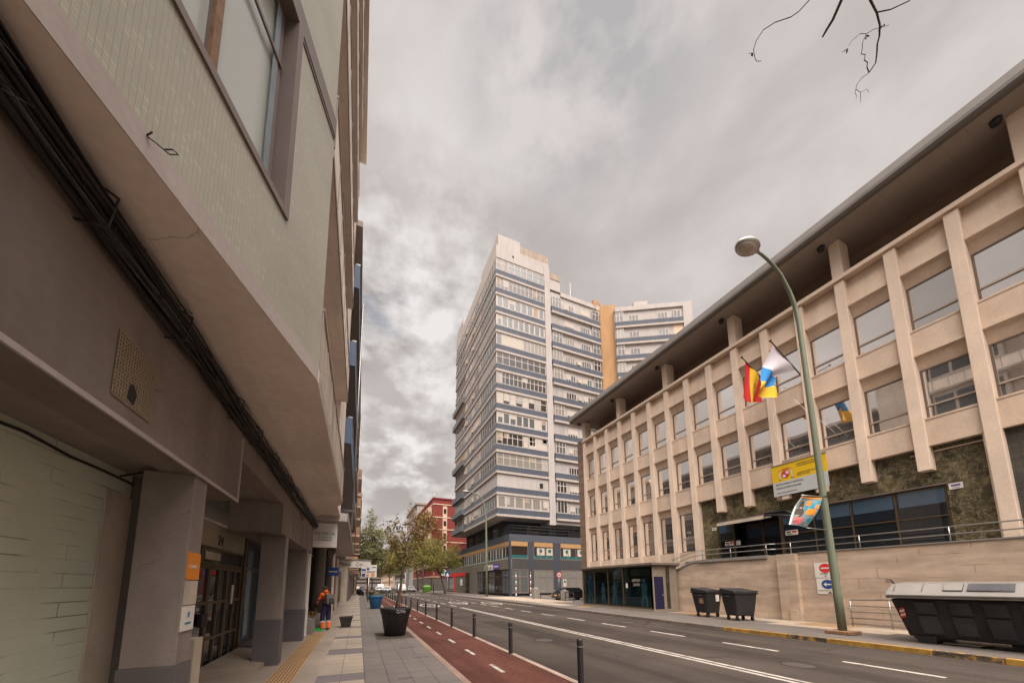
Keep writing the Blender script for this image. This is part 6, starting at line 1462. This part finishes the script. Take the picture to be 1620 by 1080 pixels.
car('white van parked at the far left kerb behind the signs', 'car_white', (5.4, 92, 0), 0, True)
car('white car parked in front of the left kerb van', 'car_white', (6.4, 84, 0), 0)
car('grey car parked at the far right kerb near the green container', 'car_grey', (12.7, 88, 0), 0)
car('grey car parked behind the white vehicles on the far left', 'car_grey', (4.6, 84, 0), 0)
car('dark car parked in the side street behind a concrete block', 'car_black', (22.05, 31.2, RZ - .1), R(90))
def moto(loc, rz, label):
    t = thing('motorbike', label, 'motorbike', (0, 0, 0), 'motorbikes parked at the far end of the left pavement')
    for y in (-.65, .65):
        m = MB(); n = 16; m.cyl((-.06, y, .30), (.06, y, .30), .30, n); m.build('wheel', 'tyre', t)
    m = MB(); m.hexa([(-.13, -.35, .35), (.13, -.35, .35), (.13, .5, .35), (-.13, .5, .35), (-.16, -.3, .82), (.16, -.3, .82), (.14, .75, .88), (-.14, .75, .88)]); m.build('body', 'black_metal', t, bevel=.05)
    m = MB(); m.box(-.15, .15, -.05, .72, .88, .95); m.build('seat', 'black_plastic', t, bevel=.03)
    m = MB(); m.tube([(-.36, -.42, 1.08), (0, -.48, 1.02), (.36, -.42, 1.08)], .025, 6); m.tube([(0, -.65, .3), (0, -.48, 1.02)], .04, 6); m.build('handlebar', 'steel', t)
    m = MB(); m.hexa([(-.2, -.58, .8), (.2, -.58, .8), (.18, -.5, .8), (-.18, -.5, .8), (-.14, -.46, 1.3), (.14, -.46, 1.3), (.13, -.42, 1.3), (-.13, -.42, 1.3)]); m.build('windshield', 'film_glass', t)
    t.location = loc; t.rotation_euler = (0, 0, rz); return t
m1 = moto((.5, 56, PZ), R(20), 'motorbike parked at the far end of the left pavement')
for k, (x, y, a) in enumerate(((.3, 59, 25), (.6, 63, 15), (.2, 67, 30))): dup(m1, (x, y, PZ), rz=R(a))

# ------------------------------------------------------------------ street sweeper and his things
PX, PY = -1.08, 13.95
pe = thing('person', 'street sweeper in orange jacket and dark trousers with a backpack by the shop ledge', 'person', (PX, PY, PZ))
fwd = Vector((-.60, .80, 0)); lft = Vector((-.80, -.60, 0))
def pj(f, l, z): p = fwd * f + lft * l; return (p.x, p.y, z)
J = {}
verts = []; edges = []; rad = []; reg = []
def J_(name, f, l, z, r, par=None, g='jacket', ry=None):
    J[name] = len(verts); verts.append(pj(f, l, z)); rad.append((r, ry or r)); reg.append(g)
    if par: edges.append((J[par], J[name]))
J_('pelvis', 0, 0, .86, .125, None, 'trousers', .15); J_('waist', .02, 0, 1.0, .125, 'pelvis', ry=.14); J_('chest', .06, 0, 1.20, .135, 'waist', ry=.165); J_('upchest', .09, 0, 1.31, .11, 'chest', ry=.15); J_('neck', .13, 0, 1.41, .05, 'upchest', 'skin'); J_('skull', .165, 0, 1.50, .088, 'neck', 'skin', .078); J_('top', .165, 0, 1.575, .07, 'skull', 'skin')
for s, nm in ((1, 'l'), (-1, 'r')):
    ff = .05 if s == 1 else -.03
    J_('hip' + nm, .0, .095 * s, .80, .115, 'pelvis', 'trousers'); J_('knee' + nm, ff * .6 + .03, .10 * s, .46, .088, 'hip' + nm, 'trousers'); J_('shin' + nm, ff * .7, .10 * s, .28, .080, 'knee' + nm, 'cuff'); J_('ankle' + nm, ff, .10 * s, .12, .072, 'shin' + nm, 'cuff'); J_('heel' + nm, ff - .02, .10 * s, .045, .046, 'ankle' + nm, 'shoe'); J_('toe' + nm, ff + .17, .11 * s, .035, .034, 'heel' + nm, 'shoe')
    J_('sh' + nm, .09, .175 * s, 1.31, .068, 'upchest')
    ex = .22 if s == 1 else .18
    J_('el' + nm, .20 if s == 1 else .16, .225 * s, 1.06, .052, 'sh' + nm); J_('wr' + nm, .42 if s == 1 else .36, .15 * s if s == 1 else .12 * s, .90, .036, 'el' + nm, 'glove'); J_('palm' + nm, .49 if s == 1 else .43, .13 * s, .86, .034, 'wr' + nm, 'glove')
    for k in range(4):
        a = (k - 1.5) * .019; ln = (.05, .058, .055, .043)[k]
        J_('f%d%s' % (k, nm), .52 if s == 1 else .46, .13 * s + a, .835, .0105, 'palm' + nm, 'glove'); J_('g%d%s' % (k, nm), (.525 if s == 1 else .465) - .012, .13 * s + a, .835 - ln, .009, 'f%d%s' % (k, nm), 'glove')
    J_('th' + nm, .47 if s == 1 else .41, .13 * s - .04 * s, .845, .011, 'palm' + nm, 'glove'); J_('ti' + nm, .485 if s == 1 else .425, .13 * s - .045 * s, .81, .010, 'th' + nm, 'glove')
me = bpy.data.meshes.new('body'); me.from_pydata(verts, edges, []); body = bpy.data.objects.new('body', me); COL.objects.link(body)
sk = body.modifiers.new('skin', 'SKIN'); sk.use_smooth_shade = True
for i, (rx, ry) in enumerate(rad):
    v = me.skin_vertices[0].data[i]; v.radius = (rx, ry); v.use_root = (i == 0)
body.modifiers.new('sub', 'SUBSURF').levels = 2; body.modifiers['sub'].render_levels = 2
dg = bpy.context.evaluated_depsgraph_get(); m2 = bpy.data.meshes.new_from_object(body.evaluated_get(dg)); bpy.data.objects.remove(body); m2.name = 'body'
body = bpy.data.objects.new('body', m2); COL.objects.link(body); body.parent = pe
cm = ['hivis', 'navy', 'skin', 'black_plastic', 'hivis', 'reflect']; m2.materials.clear(); [m2.materials.append(MATS[k]) for k in cm]
gi = {'jacket': 0, 'trousers': 1, 'skin': 2, 'glove': 3, 'cuff': 4, 'shoe': 3}
va = [Vector(v) for v in verts]
for p in m2.polygons:
    c = p.center; best = min(range(len(va)), key=lambda i: (va[i] - c).length - rad[i][0] * .8)
    k = gi[reg[best]]
    if k == 0 and c.z < 1.12 and abs(Vector((c.x, c.y, 0)).dot(fwd)) < .2: k = 1 if c.z < 1.03 else (5 if c.z < 1.06 else 1 if c.z < 1.12 else 0)
    if k == 4 and c.z > .31: k = 5 if c.z < .345 else 1
    p.material_index = k; p.use_smooth = True
def PP(f, l, z): v = Vector(pj(f, l, z)); return Vector((PX, PY, PZ)) + v
m = MB(); c = PP(.155, 0, 1.545); m.ball(c, .098, .098, .078, 14, 10); m.build('hair', 'hair', pe)
m = MB()
for s in (-1, 1): m.ball(PP(.245, .033 * s, 1.51), .012, .012, .009, 8, 6, 1)
m.ball(PP(.262, 0, 1.48), .016, .016, .022, 8, 6, 0); m.ball(PP(.245, 0, 1.445), .022, .022, .007, 8, 6, 1); m.ball(PP(.16, .088, 1.49), .018, .018, .03, 8, 6, 0); m.ball(PP(.16, -.088, 1.49), .018, .018, .03, 8, 6, 0)
m.build('face', ['skin', 'hair'], pe)
m = MB(); m.tube([PP(.02, 0, 1.36), PP(.06, 0, 1.40), PP(.12, 0, 1.43)], [.09, .085, .075], 12); m.build('hood', 'hivis', pe)
bp_ = thing('backpack', 'grey black backpack worn by the street sweeper', 'backpack', (PX, PY, 1.2))
def ob_(m, f0, f1, l0, l1, z0, z1, tp=0.0): m.hexa([PP(f0, l0, z0), PP(f1, l0, z0), PP(f1, l1, z0), PP(f0, l1, z0), PP(f0 + .08, l0, z1), PP(f1 + .06, l0, z1), PP(f1 + .06, l1, z1), PP(f0 + .08, l1, z1)])
m = MB(); ob_(m, -.30, -.10, -.16, .16, .95, 1.34); m.build('bag', 'pack', bp_, bevel=.05, seg=3)
m = MB(); ob_(m, -.345, -.30, -.10, .10, 1.0, 1.18); m.build('pocket', 'black_plastic', bp_, bevel=.02)
for s in (-1, 1): MB().tube([PP(-.08, .10 * s, 1.34), PP(.05, .11 * s, 1.42), PP(.18, .11 * s, 1.32), PP(.20, .12 * s, 1.15), PP(.05, .15 * s, 1.0), PP(-.12, .14 * s, .98)], .018, 6).build('strap', 'black_plastic', bp_)
hL = PP(.50, .13, .83)
dpn = thing('dustpan', 'green long handled dustpan on the pavement in front of the sweeper', 'dustpan', (-1.32, 13.9, PZ))
m = MB(); cx, cy = -1.30, 13.88
m.hexa([(cx - .17, cy - .14, PZ + .004), (cx + .15, cy - .14, PZ + .004), (cx + .15, cy + .12, PZ + .004), (cx - .17, cy + .12, PZ + .004), (cx - .19, cy - .15, PZ + .02), (cx + .17, cy - .15, PZ + .02), (cx + .17, cy + .13, PZ + .10), (cx - .19, cy + .13, PZ + .10)]); m.build('pan', 'green_plastic', dpn, bevel=.01)
m = MB(); m.tube([(cx, cy + .10, PZ + .08), (hL.x, hL.y, hL.z + .02)], .011, 8); m.build('handle', 'steel', dpn)
br = thing('broom', 'thin broom held by the sweeper against the ledge', 'broom', (-1.4, 14.4, PZ))
hR = PP(.44, -.13, .82)
m = MB(); m.tube([(hR.x, hR.y, hR.z + .25), (-1.36, 14.55, PZ + .12)], .010, 8); m.build('handle', 'rust', br)
m = MB(); m.hexa([(-1.41, 14.35, PZ), (-1.29, 14.35, PZ), (-1.29, 14.75, PZ), (-1.41, 14.75, PZ), (-1.39, 14.42, PZ + .13), (-1.32, 14.42, PZ + .13), (-1.32, 14.68, PZ + .13), (-1.39, 14.68, PZ + .13)]); m.build('bristles', 'bark', br)
mat('tub_dark', (.04, .032, .022), .7, var=.4, scale=8)
bk = thing('bucket', 'dark open tub standing on the pavement beside the sweeper', 'bucket', (-.40, 14.75, PZ))
m = MB(); m.hexa([(-.56, 14.6, PZ), (-.24, 14.6, PZ), (-.24, 14.9, PZ), (-.56, 14.9, PZ), (-.64, 14.54, PZ + .38), (-.16, 14.54, PZ + .38), (-.16, 14.96, PZ + .38), (-.64, 14.96, PZ + .38)]); m.build('tub', 'tub_dark', bk, bevel=.015)
m = MB(); m.box(-.66, -.14, 14.52, 14.55, PZ + .36, PZ + .40); m.box(-.66, -.14, 14.95, 14.98, PZ + .36, PZ + .40); m.box(-.66, -.63, 14.551, 14.949, PZ + .36, PZ + .40); m.box(-.17, -.14, 14.551, 14.949, PZ + .36, PZ + .40); m.build('rim', 'black_plastic', bk)
MB().box(-.60, -.20, 14.58, 14.92, PZ + .381, PZ + .387).build('contents', 'dark_hole', bk)
